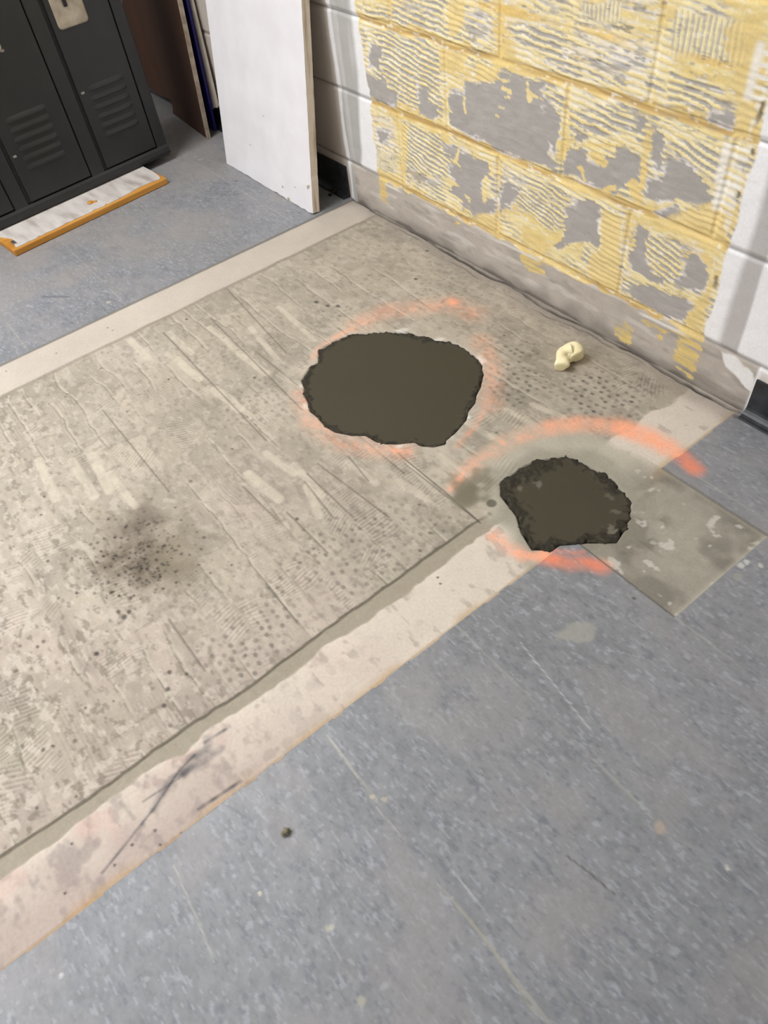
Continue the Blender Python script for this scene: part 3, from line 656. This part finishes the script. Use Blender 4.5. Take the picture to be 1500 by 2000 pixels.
    # runs of adhesive down onto the bottom course
    for zp, zz in [([(430,815),(500,820),(560,900),(540,970),(480,960),(440,900)], Z6), ([(850,880),(960,900),(1030,930),(1030,1010),(1000,1120),(960,1220),(860,1130),(835,1050),(880,990)], Z6),
                   ([(1130,440),(1200,470),(1320,560),(1290,640),(1220,610),(1140,540)], Z5), ([(215,1180),(275,1210),(270,1420),(220,1400)], Z3), ([(650,260),(720,260),(700,280)], Z5), ([(630,810),(840,880),(960,900),(800,890),(720,870)], Z6), ([(720,910),(760,920),(750,950),(725,945)], Z6)]:
        sd = zone(zp, *zz); m = sm(-0.002, 0.003, sd + edge * 1.2) * sm(ZJ[0] + .005, ZJ[0] - .01, Z)
        yc = lin((216, 190, 124)).astype(np.float32) * (1 + streak * 0.16)[..., None]
        a = (m * sm(-0.75, 0.0, streak + 0.15))[..., None]; col = col * (1 - a) + yc * a
    # crisp white lip below the adhesive line
    m = (1 - sm(0.002, 0.006, np.abs(Z - ZJ[0] + 0.016 + noise(X, Z, 321, .08) * .004))) * sm(0.0, 0.5, noise(X, Z, 322, .1)) * sm(-1.85, -1.8, X) * sm(-.7, -.75, X)
    col = mix(col, lin((232, 226, 216)), m * 0.9)
    # joints of the painted block left and right of the adhesive
    pm = 1 - fieldm
    for zj in ZJ + [0.955, 1.158, 1.361]:
        g = 1 - sm(0.0012, 0.0045, np.abs(Z - zj))
        col = mix(col, lin((96, 92, 90)), g * pm * 0.62)
        groove = np.maximum(groove, (1 - sm(0.002, 0.008, np.abs(Z - zj))))
    # dirt at the foot of the wall
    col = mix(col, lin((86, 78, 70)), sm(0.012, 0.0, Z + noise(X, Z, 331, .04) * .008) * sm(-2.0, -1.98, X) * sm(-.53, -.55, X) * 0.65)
    D -= groove * 0.0035
    D += noise(X, Z, 341, 0.02) * 0.0005
    P = np.stack([X, YW - D, Z], -1)
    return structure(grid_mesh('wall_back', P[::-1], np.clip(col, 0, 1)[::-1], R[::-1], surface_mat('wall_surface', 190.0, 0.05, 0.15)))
build_wall()

# ================================================================== rest of the room
plaster = noise_mat('painted_plaster', (208, 206, 203), (218, 216, 213), 6.0, 0.7)
bm = bmesh.new(); add_box(bm, -4.25, -4.2, -4.0, YW + .05, 0, CEIL); structure(link_bm('wall_left', bm, plaster))
bm = bmesh.new(); add_box(bm, 2.8, 2.85, -4.0, YW + .05, 0, CEIL); structure(link_bm('wall_right', bm, plaster))
bm = bmesh.new(); add_box(bm, -4.25, 2.85, -4.05, -4.0, 0, CEIL); structure(link_bm('wall_front', bm, plaster))
bm = bmesh.new(); add_box(bm, -4.25, 2.85, -4.05, YW + .1, CEIL, CEIL + 0.05); structure(link_bm('ceiling', bm, plaster))

rubber = noise_mat('black_rubber', (30, 31, 34), (52, 54, 58), 40.0, 0.38)
def cove(name, x0, x1, h, cut=0.0):
    """cove base: a thin upright with a toe curling out on to the floor"""
    pts = [(YW - 0.001, h), (YW - 0.0045, h - 0.001), (YW - 0.005, 0.030)]
    for k in range(1, 7):
        t = k / 6 * math.pi / 2
        pts.append((YW - 0.005 - 0.022 * (1 - math.cos(t)), 0.030 - 0.0235 * math.sin(t)))
    pts += [(YW - 0.029, 0.0030), (YW - 0.001, 0.0030)]
    bm = bmesh.new(); add_prism(bm, pts, x0, x1, 'x')
    return structure(link_bm(name, bm, rubber))
cove('baseboard_right', -0.537, 2.8, 0.098)
cove('baseboard_left', -4.2, -2.03, 0.104)

# ================================================================== LOCKERS
locker_paint = noise_mat('charcoal_enamel', (33, 33, 33), (37, 37, 36), 14.0, 0.42)
locker_dark = noise_mat('dark_seam', (22, 21, 21), (28, 27, 26), 20.0, 0.6)
latch_mat = noise_mat('worn_beige_metal', (150, 138, 118), (182, 170, 150), 26.0, 0.42, 0.3)
chipm = noise_mat('pale_chip', (130, 126, 118), (166, 160, 150), 90.0, 0.7)
def build_lockers():
    # local axes: +x out of the doors, +y along the row towards the block wall
    root = thing('locker_bank', 'charcoal grey steel locker bank with louvred doors and recessed beige latch', 'lockers', (-2.803, 0.959, 0.0), math.radians(5.3736))
    HT, DEP = 1.83, 0.38
    Yr, Yl = 0.044, -1.13
    bm = bmesh.new(); add_box(bm, -DEP, -0.006, Yl, Yr, 0.032, HT, 0.004, 1)
    for y in (Yr - 0.03, -0.45, Yl + 0.03):     # short feet
        for x in (-0.16, -DEP + 0.04):
            add_box(bm, x - 0.02, x + 0.02, y - 0.02, y + 0.02, 0.0026, 0.034)
    link_bm('body', bm, locker_paint, root)
    # face frame: stiles, bottom rail with a rolled lip, top rail
    bm = bmesh.new()
    spans = [(-0.2225, 0.0), (-0.5235, -0.2755), (-0.8245, -0.5745), (-1.1255, -0.8755)]
    stiles = [(0.0, Yr)] + [(spans[i + 1][1], spans[i][0]) for i in range(3)]
    for a, b in stiles:
        add_box(bm, -0.008, 0.004, a + 0.001, b - 0.001, 0.060, HT - 0.04, 0.002, 1)
    add_box(bm, -0.008, 0.005, Yl, Yr, HT - 0.05, HT, 0.002, 1)
    pts = [(-0.012, 0.030), (0.004, 0.028), (0.0105, 0.032), (0.012, 0.042), (0.010, 0.056), (0.004, 0.064), (-0.012, 0.064)]
    A = [bm.verts.new((x, Yl, z)) for x, z in pts]; B = [bm.verts.new((x, Yr, z)) for x, z in pts]
    bm.faces.new(A); bm.faces.new(B[::-1])
    for i in range(len(pts)): bm.faces.new([A[i], A[(i + 1) % len(pts)], B[(i + 1) % len(pts)], B[i]])
    link_bm('face_frame', bm, locker_paint, root)
    for k, (a, b) in enumerate(spans):
        # dark joint round the door, then the door leaf with its louvres
        d = bpy.data.objects.new('door', None)
        bm = bmesh.new()
        add_box(bm, -0.006, 0.0065, a + 0.011, b - 0.004, 0.070, HT - 0.055, 0.0022, 2)
        d = link_bm('door', bm, locker_paint, root)
        bm = bmesh.new(); add_box(bm, -0.0065, -0.002, a + 0.0005, b - 0.0005, 0.066, HT - 0.052)
        link_bm('door_joint', bm, locker_dark, d)
        y0, y1 = b - 0.177, b - 0.039
        if k > 0: y0, y1 = b - 0.200, b - 0.060
        for zb in (0.166, 1.45):
            for i in range(6):
                z = zb + i * 0.0295
                bm = bmesh.new(); n = 10
                prof = [(0.0, 0.0), (0.0062, 0.001), (0.0068, 0.0035), (0.004, 0.011), (0.0, 0.017)]
                rows = []
                for j in range(n + 1):
                    t = j / n; y = y0 + (y1 - y0) * t
                    e = min(1.0, min(t, 1 - t) / 0.10); e = math.sin(e * math.pi / 2)
                    rows.append([bm.verts.new((0.0064 + px * e, y, z + pz)) for px, pz in prof])
                for j in range(n):
                    for i2 in range(len(prof) - 1):
                        bm.faces.new([rows[j][i2], rows[j + 1][i2], rows[j + 1][i2 + 1], rows[j][i2 + 1]])
                link_bm('louvre', bm, locker_paint, d, True)
        # chips in the enamel
        for cy, cz, k2 in [(-0.197, 0.317, 0), (-0.497, 0.219, 1), (-0.391, 0.50, 1)]:
            if k2 == k:
                bm = bmesh.new(); add_box(bm, 0.0063, 0.0071, cy - 0.006, cy + 0.006, cz - 0.004, cz + 0.003, 0.0003, 1)
                link_bm('paint_chip', bm, chipm, d)['label'] = 'pale chip in the enamel'
        # recessed latch cup
        p0, p1 = a + 0.028, a + 0.134
        bm = bmesh.new()
        def ring(y0_, y1_, z0_, z1_, x, r, nseg=4):
            vs = []
            for cy, cz, a0 in [(y1_ - r, z1_ - r, 0), (y0_ + r, z1_ - r, 90), (y0_ + r, z0_ + r, 180), (y1_ - r, z0_ + r, 270)]:
                for q in range(nseg + 1):
                    t = math.radians(a0 + 90 * q / nseg); vs.append(bm.verts.new((x, cy + r * math.cos(t), cz + r * math.sin(t))))
            return vs
        rs = [ring(p0, p1, 0.499, 0.690, 0.0064, 0.012), ring(p0, p1, 0.499, 0.690, 0.0095, 0.012), ring(p0 + .004, p1 - .004, 0.503, 0.686, 0.0110, 0.010),
              ring(p0 + .016, p1 - .016, 0.527, 0.674, 0.0100, 0.008), ring(p0 + .022, p1 - .022, 0.540, 0.668, 0.0068, 0.006)]
        for r0, r1 in zip(rs, rs[1:]):
            for i in range(len(r0)): bm.faces.new([r0[i], r0[(i + 1) % len(r0)], r1[(i + 1) % len(r1)], r1[i]])
        bm.faces.new(rs[-1])
        plate = link_bm('latch_plate', bm, latch_mat, d, True); plate['label'] = 'worn beige metal latch plate'
        bm = bmesh.new(); yc = (p0 + p1) / 2 - 0.006
        add_box(bm, 0.0068, 0.013, yc - 0.006, yc + 0.006, 0.553, 0.640, 0.002, 2)
        link_bm('latch_handle', bm, locker_dark, plate)
build_lockers()

# ================================================================== WHITE BOARD leaning on the wall
def build_board():
    tilt = math.atan(0.147)
    root = thing('leaning_board', 'white painted wooden board with chipped edge leaning against the block wall', 'board', (-2.602, 1.130, 0.0028))
    root.rotation_euler = (-tilt, 0, 0)
    W, T, HT = 0.577, 0.026, 0.875
    rng = random.Random(4)
    # outline with chips on the lower edge and on the right edge
    def edge_line(a, b, n, amp, axis):
        out = []
        for i in range(n):
            t = i / n; x = a[0] + (b[0] - a[0]) * t; z = a[1] + (b[1] - a[1]) * t
            j = -abs(rng.gauss(0, amp)) if i else 0
            out.append((x, z - j) if axis == 'b' else (x + j, z))
        return out
    bot = edge_line((0, 0), (W - 0.006, 0), 26, 0.0018, 'b'); right = edge_line((W, 0.006), (W, HT), 60, 0.0011, 'r')
    out = bot + right + [(W, HT), (0, HT)]
    white = noise_mat('white_board_paint', (228, 223, 222), (236, 232, 231), 9.0, 0.5, 0, 0.05)
    raw = noise_mat('raw_board_edge', (176, 156, 134), (228, 215, 198), 60.0, 0.8, 0, 0.3, (1, 1.6, 0.12), 0.3, 0.5)
    bm = bmesh.new(); add_prism(bm, out, 0.0, T, 'y')
    o = link_bm('panel', bm, white, root)
    o.data.materials.append(raw)
    for p in o.data.polygons:
        if abs(p.normal.y) < 0.5: p.material_index = 1
    # dents and knocked spots in the paint
    brown = noise_mat('bare_spot', (150, 134, 118), (188, 174, 158), 60.0, 0.85)
    for x, z, r in [(0.395, 0.035, 0.006), (0.555, 0.082, 0.008), (0.43, 0.004, 0.010), (0.53, 0.010, 0.0), (0.562, 0.088, 0.006)]:
        if r <= 0: continue
        bm = bmesh.new(); n = 12
        vs = [bm.verts.new((x + r * rng.uniform(.6, 1.1) * math.cos(2 * math.pi * k / n), -0.0006, z + 0.8 * r * rng.uniform(.6, 1.1) * math.sin(2 * math.pi * k / n))) for k in range(n)]
        f = bm.faces.new(vs)
        ex = bmesh.ops.extrude_face_region(bm, geom=[f]); bmesh.ops.translate(bm, verts=[v for v in ex['geom'] if isinstance(v, bmesh.types.BMVert)], vec=(0, 0.001, 0))
        link_bm('bare_spot', bm, brown, root)
    dark = noise_mat('scratch_grey', (84, 80, 78), (110, 105, 102), 60.0, 0.8)
    for x, z, l in [(0.300, 0.235, 0.014), (0.190, 0.118, 0.016), (0.47, 0.06, 0.012)]:
        bm = bmesh.new(); add_prism(bm, [(x, z), (x + l * .5, z - .0025), (x + l, z - .0026), (x + l * .5, z - .0012)], -0.0005, 0.0006, 'y')
        link_bm('scratch', bm, dark, root)
build_board()

# ================================================================== PANELS stored behind it
def build_panels():
    brown = noise_mat('brown_panel_face', (56, 29, 10), (72, 40, 16), 5.0, 0.85, 0, 0.0, (1, 1, 0.3))
    tan = noise_mat('panel_edge_tan', (150, 132, 112), (186, 170, 150), 40.0, 0.7)
    ang = 0.0763
    root = thing('brown_panel', 'dark brown wood panel with pale edge standing between lockers and white board', 'panel', (-2.862, 1.188, 0.0028))
    root.rotation_euler = (-math.radians(3.2), 0, -ang)
    out = [(0, 0), (0.022, 0.62), (-0.66, 0.62), (-0.66, 0.05), (-0.50, 0.038), (-0.44, 0.046), (-0.345, 0.060), (-0.335, 0.03), (-0.355, 0.0), (-0.2, 0.002)]
    bm = bmesh.new(); add_prism(bm, out, 0.0, 0.012, 'y'); link_bm('face', bm, brown, root)
    bm = bmesh.new(); add_prism(bm, [(0.0003, 0), (0.006, 0.001), (0.028, 0.62), (0.0223, 0.62)], -0.002, 0.014, 'y'); e = link_bm('edge_band', bm, tan, root); e['label'] = 'pale edge band'
    blue = noise_mat('blue_plastic', (40, 34, 128), (52, 46, 150), 8.0, 0.4)
    r2 = thing('blue_panel', 'narrow dark blue plastic panel edge behind the brown wood panel', 'panel', (-2.897, 1.244, 0.0028))
    r2.rotation_euler = (-math.radians(1.3), 0, 0)
    bm = bmesh.new(); add_prism(bm, [(-0.15, 0.0), (-0.008, 0.0), (-0.002, 0.003), (0.0, 0.010), (0.038, 0.62), (-0.112, 0.62)], 0.0, 0.010, 'y'); link_bm('sheet', bm, blue, r2)
    beige = noise_mat('beige_board', (196, 184, 168), (214, 203, 188), 20.0, 0.7)
    r3 = thing('beige_board', 'thin beige board edge between blue panel and block wall', 'board', (-2.864, 1.2635, 0.0028))
    r3.rotation_euler = (-math.radians(0.7), 0, 0)
    out = [(0, 0.090), (0.004, 0.096), (0.010, 0.62), (-0.22, 0.62), (-0.22, 0.0), (-0.19, 0.0), (-0.03, 0.084)]
    bm = bmesh.new(); add_prism(bm, out, 0.0, 0.008, 'y'); link_bm('sheet', bm, beige, r3)
build_panels()

# ================================================================== PLANK on the floor
def build_plank():
    a = np.array([-2.632, 0.901]); b = np.array([-2.566, 0.298]); L = float(np.linalg.norm(a - b))
    th = math.atan2(-(a - b)[0], (a - b)[1])
    root = thing('plank', 'white topped plank with worn orange edges lying on the floor along the lockers', 'plank', (b[0], b[1], 0.0028), th)
    rng = random.Random(12)
    wood = noise_mat('orange_wood', (176, 116, 34), (206, 148, 66), 18.0, 0.6, 0, 0.2, (1, 0.15, 1))
    W, HT = 0.225, 0.0215
    # local: +y along the plank, -x towards the lockers
    bm = bmesh.new(); add_box(bm, -W, 0, 0, L, 0, HT, 0.0035, 2); link_bm('core', bm, wood, root)
    n = 46; front = []
    for i in range(n + 1):
        t = i / n; y = 0.014 + (L - 0.034) * t
        front.append((-0.007 - abs(rng.gauss(0, 0.0035)) - 0.010 * max(0, math.sin(t * 9)) * (t > .7), y))
    left = [(-W + 0.004, 0.010 + 0.004), (-0.135, 0.008), (-0.075, 0.034), (-0.045, 0.020), (-0.020, 0.018)]
    rightend = [(-0.026, L - 0.014), (-0.045, L - 0.010), (-0.085, L - 0.005), (-W + .004, L - 0.003)]
    out = left[::1] + front + rightend
    m, nt, bs = new_mat('scuffed_white_coating')
    tc = nt.nodes.new('ShaderNodeTexCoord'); mp = nt.nodes.new('ShaderNodeMapping'); mp.inputs['Scale'].default_value = (1.2, 5, 1)
    n1 = nt.nodes.new('ShaderNodeTexNoise'); n1.inputs['Scale'].default_value = 7; n1.inputs['Detail'].default_value = 6
    cr = nt.nodes.new('ShaderNodeValToRGB'); els = cr.color_ramp.elements
    els[0].position = 0.30; els[0].color = lin4((168, 158, 149)); els[1].position = 0.60; els[1].color = lin4((206, 199, 191))
    e = els.new(0.42); e.color = lin4((190, 182, 174))
    nt.links.new(tc.outputs['Object'], mp.inputs['Vector']); nt.links.new(mp.outputs['Vector'], n1.inputs['Vector'])
    nt.links.new(n1.outputs['Fac'], cr.inputs['Fac']); nt.links.new(cr.outputs['Color'], bs.inputs['Base Color']); bs.inputs['Roughness'].default_value = 0.6
    bm = bmesh.new(); add_prism(bm, out, HT - 0.001, HT + 0.0022, 'z')
    t = link_bm('coating', bm, m, root); t['label'] = 'scuffed white top coating'
    # chips of coating and wood left on the plank
    for x, y, r in [(-0.070, 0.33, 0.011), (-0.062, 0.345, 0.007)]:
        bm = bmesh.new(); bmesh.ops.create_icosphere(bm, subdivisions=2, radius=r)
        for v in bm.verts: v.co = Vector((v.co.x * rng.uniform(.8, 1.2), v.co.y * rng.uniform(.8, 1.2), max(v.co.z, -r * .3) * 0.5 + HT + .0022 + r * .15)) + Vector((x, y, 0))
        link_bm('splinter', bm, wood, root)
    chrome = noise_mat('bright_metal', (190, 190, 190), (220, 220, 220), 30, 0.25, 0.9)
    bm = bmesh.new(); add_box(bm, -0.058, -0.030, 0.018, 0.030, HT + 0.002, HT + 0.0065, 0.002, 2); s = link_bm('staple', bm, chrome, root); s['label'] = 'bright metal staple'
build_plank()

# ================================================================== LOOSE BITS
def lump(name, c, r, mat, label, cat, seed, squash=(1, 1, .7), group=None, z0=0.0028, sub=3):
    rng = random.Random(seed)
    bm = bmesh.new(); bmesh.ops.create_icosphere(bm, subdivisions=sub, radius=r)
    ph = [rng.uniform(0, 6.28) for _ in range(6)]
    for v in bm.verts:
        n = v.co.normalized()
        k = 1 + 0.18 * math.sin(4 * n.x + ph[0]) + 0.14 * math.sin(5 * n.y + ph[1]) + 0.12 * math.sin(7 * n.z + ph[2]) + rng.uniform(-.04, .04)
        v.co = Vector((n.x * r * k * squash[0], n.y * r * k * squash[1], n.z * r * k * squash[2]))
    zmin = min(v.co.z for v in bm.verts)
    for v in bm.verts: v.co.z = max(v.co.z - zmin * 0.8, 0)
    o = link_bm(name, bm, mat, None, True); o.location = (c[0], c[1], z0)
    return tag(o, label, cat, group)
crumb = noise_mat('pale_plaster_crumb', (196, 184, 166), (222, 212, 196), 80, 0.9, 0, 0.4)
soot = noise_mat('black_crumb', (18, 17, 16), (34, 31, 29), 60, 0.8)
mud = noise_mat('dry_mud', (112, 106, 84), (140, 132, 108), 90, 0.9, 0, 0.4)
lump('plaster_crumb', fl(327, 302), 0.017, crumb, 'pale plaster crumb on the floor at the locker corner', 'debris', 1, (1.1, .8, .6))
lump('black_crumb', fl(655, 377), 0.013, soot, 'larger black crumb on the floor between white board and block wall', 'debris', 2, (1, 1.1, .6))
lump('black_crumb', fl(645, 384), 0.007, soot, 'smaller black crumb in front of the larger black crumb by the block wall', 'debris', 3, (1.3, .7, .5))
lump('mud_crumb', fl(560, 1627), 0.0065, mud, 'tiny olive mud crumb on the blue floor tiles', 'debris', 4, (1, 1, .7))

# foam chunk: a bent sausage with cut ends
def build_foam():
    foam = noise_mat('cream_foam', (240, 226, 178), (248, 237, 196), 30, 0.85, 0, 0.15)
    # place the centre line from the photograph
    p = lambda px, py, z: (*fl(px, py, z), z)
    pts = [p(1096, 717, .015), p(1098, 704, .018), p(1103, 694, .021), p(1112, 688, .023), p(1121, 690, .022), p(1127, 699, .018)]
    rad = [0.0175, 0.0180, 0.0205, 0.0230, 0.0225, 0.0195]
    Pn = [Vector(q) for q in pts]
    def cat(t):                                     # smooth curve through the points
        n = len(Pn) - 1; k = min(int(t * n), n - 1); u = t * n - k
        p0 = Pn[max(k - 1, 0)]; p1 = Pn[k]; p2 = Pn[k + 1]; p3 = Pn[min(k + 2, n)]
        return 0.5 * ((2 * p1) + (p2 - p0) * u + (2 * p0 - 5 * p1 + 4 * p2 - p3) * u * u + (3 * p1 - p0 - 3 * p2 + p3) * u ** 3)
    def rr(t):
        n = len(rad) - 1; k = min(int(t * n), n - 1); u = t * n - k; return rad[k] * (1 - u) + rad[k + 1] * u
    bm = bmesh.new(); NS, NR = 40, 28; rows = []
    for i in range(NS + 1):
        t = i / NS; c = cat(t); d = (cat(min(t + .02, 1)) - cat(max(t - .02, 0))).normalized()
        side = d.cross(Vector((0, 0, 1))).normalized(); up = side.cross(d)
        e = min(1, (min(t, 1 - t) * NS + 0.0) / 3); e = 0.80 + 0.20 * math.sin(e * math.pi / 2)
        row = []
        for k in range(NR):
            a = 2 * math.pi * k / NR
            w = 1 + 0.11 * math.sin(3 * a + 9 * t) + 0.10 * math.sin(2 * a - 14 * t + 1) + 0.04 * math.sin(5 * a + 23 * t)
            v = c + (side * math.cos(a) + up * math.sin(a)) * rr(t) * e * w
            v.z = max(v.z, 0.0006); row.append(bm.verts.new(v))
        rows.append(row)
    for i in range(NS):
        for k in range(NR): bm.faces.new([rows[i][k], rows[i][(k + 1) % NR], rows[i + 1][(k + 1) % NR], rows[i + 1][k]])
    for row, sgn in ((rows[0], -1), (rows[-1], 1)):
        cc = sum((v.co for v in row), Vector()) / NR
        inner = [bm.verts.new(cc + (v.co - cc) * 0.6 + Vector((0, 0, -0.002 * (k % 3 == 0)))) for k, v in enumerate(row)]
        for k in range(NR): bm.faces.new([row[k], row[(k + 1) % NR], inner[(k + 1) % NR], inner[k]])
        bm.faces.new(inner)
    o = link_bm('foam_chunk', bm, foam, None, True)
    tag(o, 'cream coloured bent lump of spray foam on the bare concrete', 'foam')
build_foam()

# ================================================================== WET CONCRETE in the two holes
def wet_mat(name, c0, c1, rim0, rim1):
    m, nt, b = new_mat(name)
    a = nt.nodes.new('ShaderNodeAttribute'); a.attribute_name = 'tint'
    tc = nt.nodes.new('ShaderNodeTexCoord'); n = nt.nodes.new('ShaderNodeTexNoise'); n.inputs['Scale'].default_value = 45; n.inputs['Detail'].default_value = 4
    nt.links.new(tc.outputs['Object'], n.inputs['Vector'])
    mr = nt.nodes.new('ShaderNodeMapRange'); mr.inputs['To Min'].default_value = 0.94; mr.inputs['To Max'].default_value = 1.06
    nt.links.new(n.outputs['Fac'], mr.inputs['Value'])
    sc = nt.nodes.new('ShaderNodeVectorMath'); sc.operation = 'SCALE'
    nt.links.new(a.outputs['Color'], sc.inputs[0]); nt.links.new(mr.outputs['Result'], sc.inputs['Scale'])
    nt.links.new(sc.outputs['Vector'], b.inputs['Base Color'])
    r = nt.nodes.new('ShaderNodeAttribute'); r.attribute_name = 'rough'; nt.links.new(r.outputs['Fac'], b.inputs['Roughness'])
    return m
def build_patch(name, outline, label, level, rim, seed, lightspots, jag=0.005):
    P = np.array(outline); x0, y0 = P.min(0) - 0.02; x1, y1 = P.max(0) + 0.02
    st = 0.0022
    xs = np.arange(x0, x1, st); ys = np.arange(y0, y1, st)
    X, Y = np.meshgrid(xs, ys, indexing='ij'); X = X.astype(np.float32); Y = Y.astype(np.float32)
    sd = _poly(X, Y, P) + noise(X, Y, seed, 0.016) * jag + noise(X, Y, seed + 1, 0.006) * jag * 0.7
    mwet = lin((61, 55, 38)).astype(np.float32); mrim = lin((36, 31, 20)).astype(np.float32)
    rimw = rim * (1 + 0.6 * noise(X, Y, seed + 2, 0.05))
    rm = 1 - sm(rimw * 0.55, rimw * 1.05, sd + noise(X, Y, seed + 3, 0.010) * rim * 0.25)
    col = np.ones(X.shape + (3,), np.float32) * mwet * (1 + fbm(X, Y, seed + 4, 0.08) * 0.03)[..., None]
    col = mix(col, mrim, rm * 0.8)
    col = mix(col, lin((92, 84, 66)), rm * sm(0.3, 0.7, fbm(X, Y, seed + 5, 0.008, 0.006, 2)) * 0.35)
    col = mix(col, lin((40, 35, 25)), rm * sm(0.2, 0.8, fbm(X, Y, seed + 6, 0.012, 0.008, 3)) * 0.5)
    for px, py, r, c in lightspots:
        q = fl(px, py); d = np.hypot(X - q[0], Y - q[1]) + noise(X, Y, seed + 7, 0.007) * r * 0.9
        col = mix(col, lin(c), (1 - sm(r * 0.5, r * 1.1, d)) * 0.7)
    Zz = np.full(X.shape, level, np.float32)
    Zz += rm * (noise(X, Y, seed + 8, 0.008) * 0.0022 + noise(X, Y, seed + 9, 0.02) * 0.0018 + 0.0022)
    Zz += noise(X, Y, seed + 10, 0.12) * 0.0006
    Zz = np.where(sd < 0.004, np.minimum(Zz, 0.0012) , Zz)
    Zz = Zz - sm(0.003, -0.003, sd) * 0.016
    R = 0.72 + rm * 0.15
    inside = sd > -0.008
    idx = -np.ones(X.shape, int); idx[inside] = np.arange(inside.sum())
    q = np.stack([idx[:-1, :-1], idx[1:, :-1], idx[1:, 1:], idx[:-1, 1:]], -1).reshape(-1, 4)
    q = q[(q >= 0).all(1)]
    co = np.stack([X, Y, Zz], -1)[inside]
    me = bpy.data.meshes.new(name); nf = len(q)
    me.vertices.add(len(co)); me.loops.add(nf * 4); me.polygons.add(nf)
    me.vertices.foreach_set('co', co.reshape(-1).astype(np.float32)); me.loops.foreach_set('vertex_index', q.reshape(-1).astype(np.int32))
    me.polygons.foreach_set('loop_start', np.arange(0, nf * 4, 4, dtype=np.int32)); me.polygons.foreach_set('use_smooth', np.ones(nf, bool))
    me.update(calc_edges=True)
    at = me.attributes.new('tint', 'FLOAT_COLOR', 'POINT'); at.data.foreach_set('color', np.concatenate([col, np.ones(col.shape[:2] + (1,))], -1)[inside].reshape(-1).astype(np.float32))
    ar = me.attributes.new('rough', 'FLOAT', 'POINT'); ar.data.foreach_set('value', R[inside].reshape(-1).astype(np.float32))
    me.materials.append(wet_mat(name + '_surface', 0, 0, 0, 0))
    o = bpy.data.objects.new(name, me); COL.objects.link(o)
    return tag(o, label, 'concrete patch')
build_patch('wet_concrete_patch', BIG, 'larger smooth dark wet concrete patch filling the hole near the foam lump', -0.0035, 0.015, 401, [])
build_patch('wet_concrete_patch', SMALL, 'smaller rough rimmed dark wet concrete patch inside the orange sprayed ring', -0.0012, 0.034, 451,
            [(1052, 946, 0.010, (112, 105, 92)), (1018, 958, 0.009, (104, 96, 80)), (1190, 1035, 0.010, (112, 105, 92)), (1202, 1000, 0.008, (100, 92, 76)), (1190, 970, 0.008, (96, 88, 70)), (1158, 914, 0.007, (196, 188, 168)), (1166, 918, 0.005, (196, 188, 168))], 0.0065)

# ================================================================== ceiling troffers (out of view, they light the room)
tf = noise_mat('troffer_white', (226, 226, 224), (232, 232, 230), 10, 0.5)
for (lx, ly, en) in LAMPS:
    t = thing('ceiling_light', 'rectangular white ceiling light above the room', 'ceiling light', (lx, ly, CEIL), 0, 'ceiling lights')
    bm = bmesh.new()
    for x0, x1, y0, y1 in [(-.64, -.61, -.34, .34), (.61, .64, -.34, .34), (-.61, .61, -.34, -.31), (-.61, .61, .31, .34)]:
        add_box(bm, x0, x1, y0, y1, -0.05, 0)
    link_bm('frame', bm, tf, t)
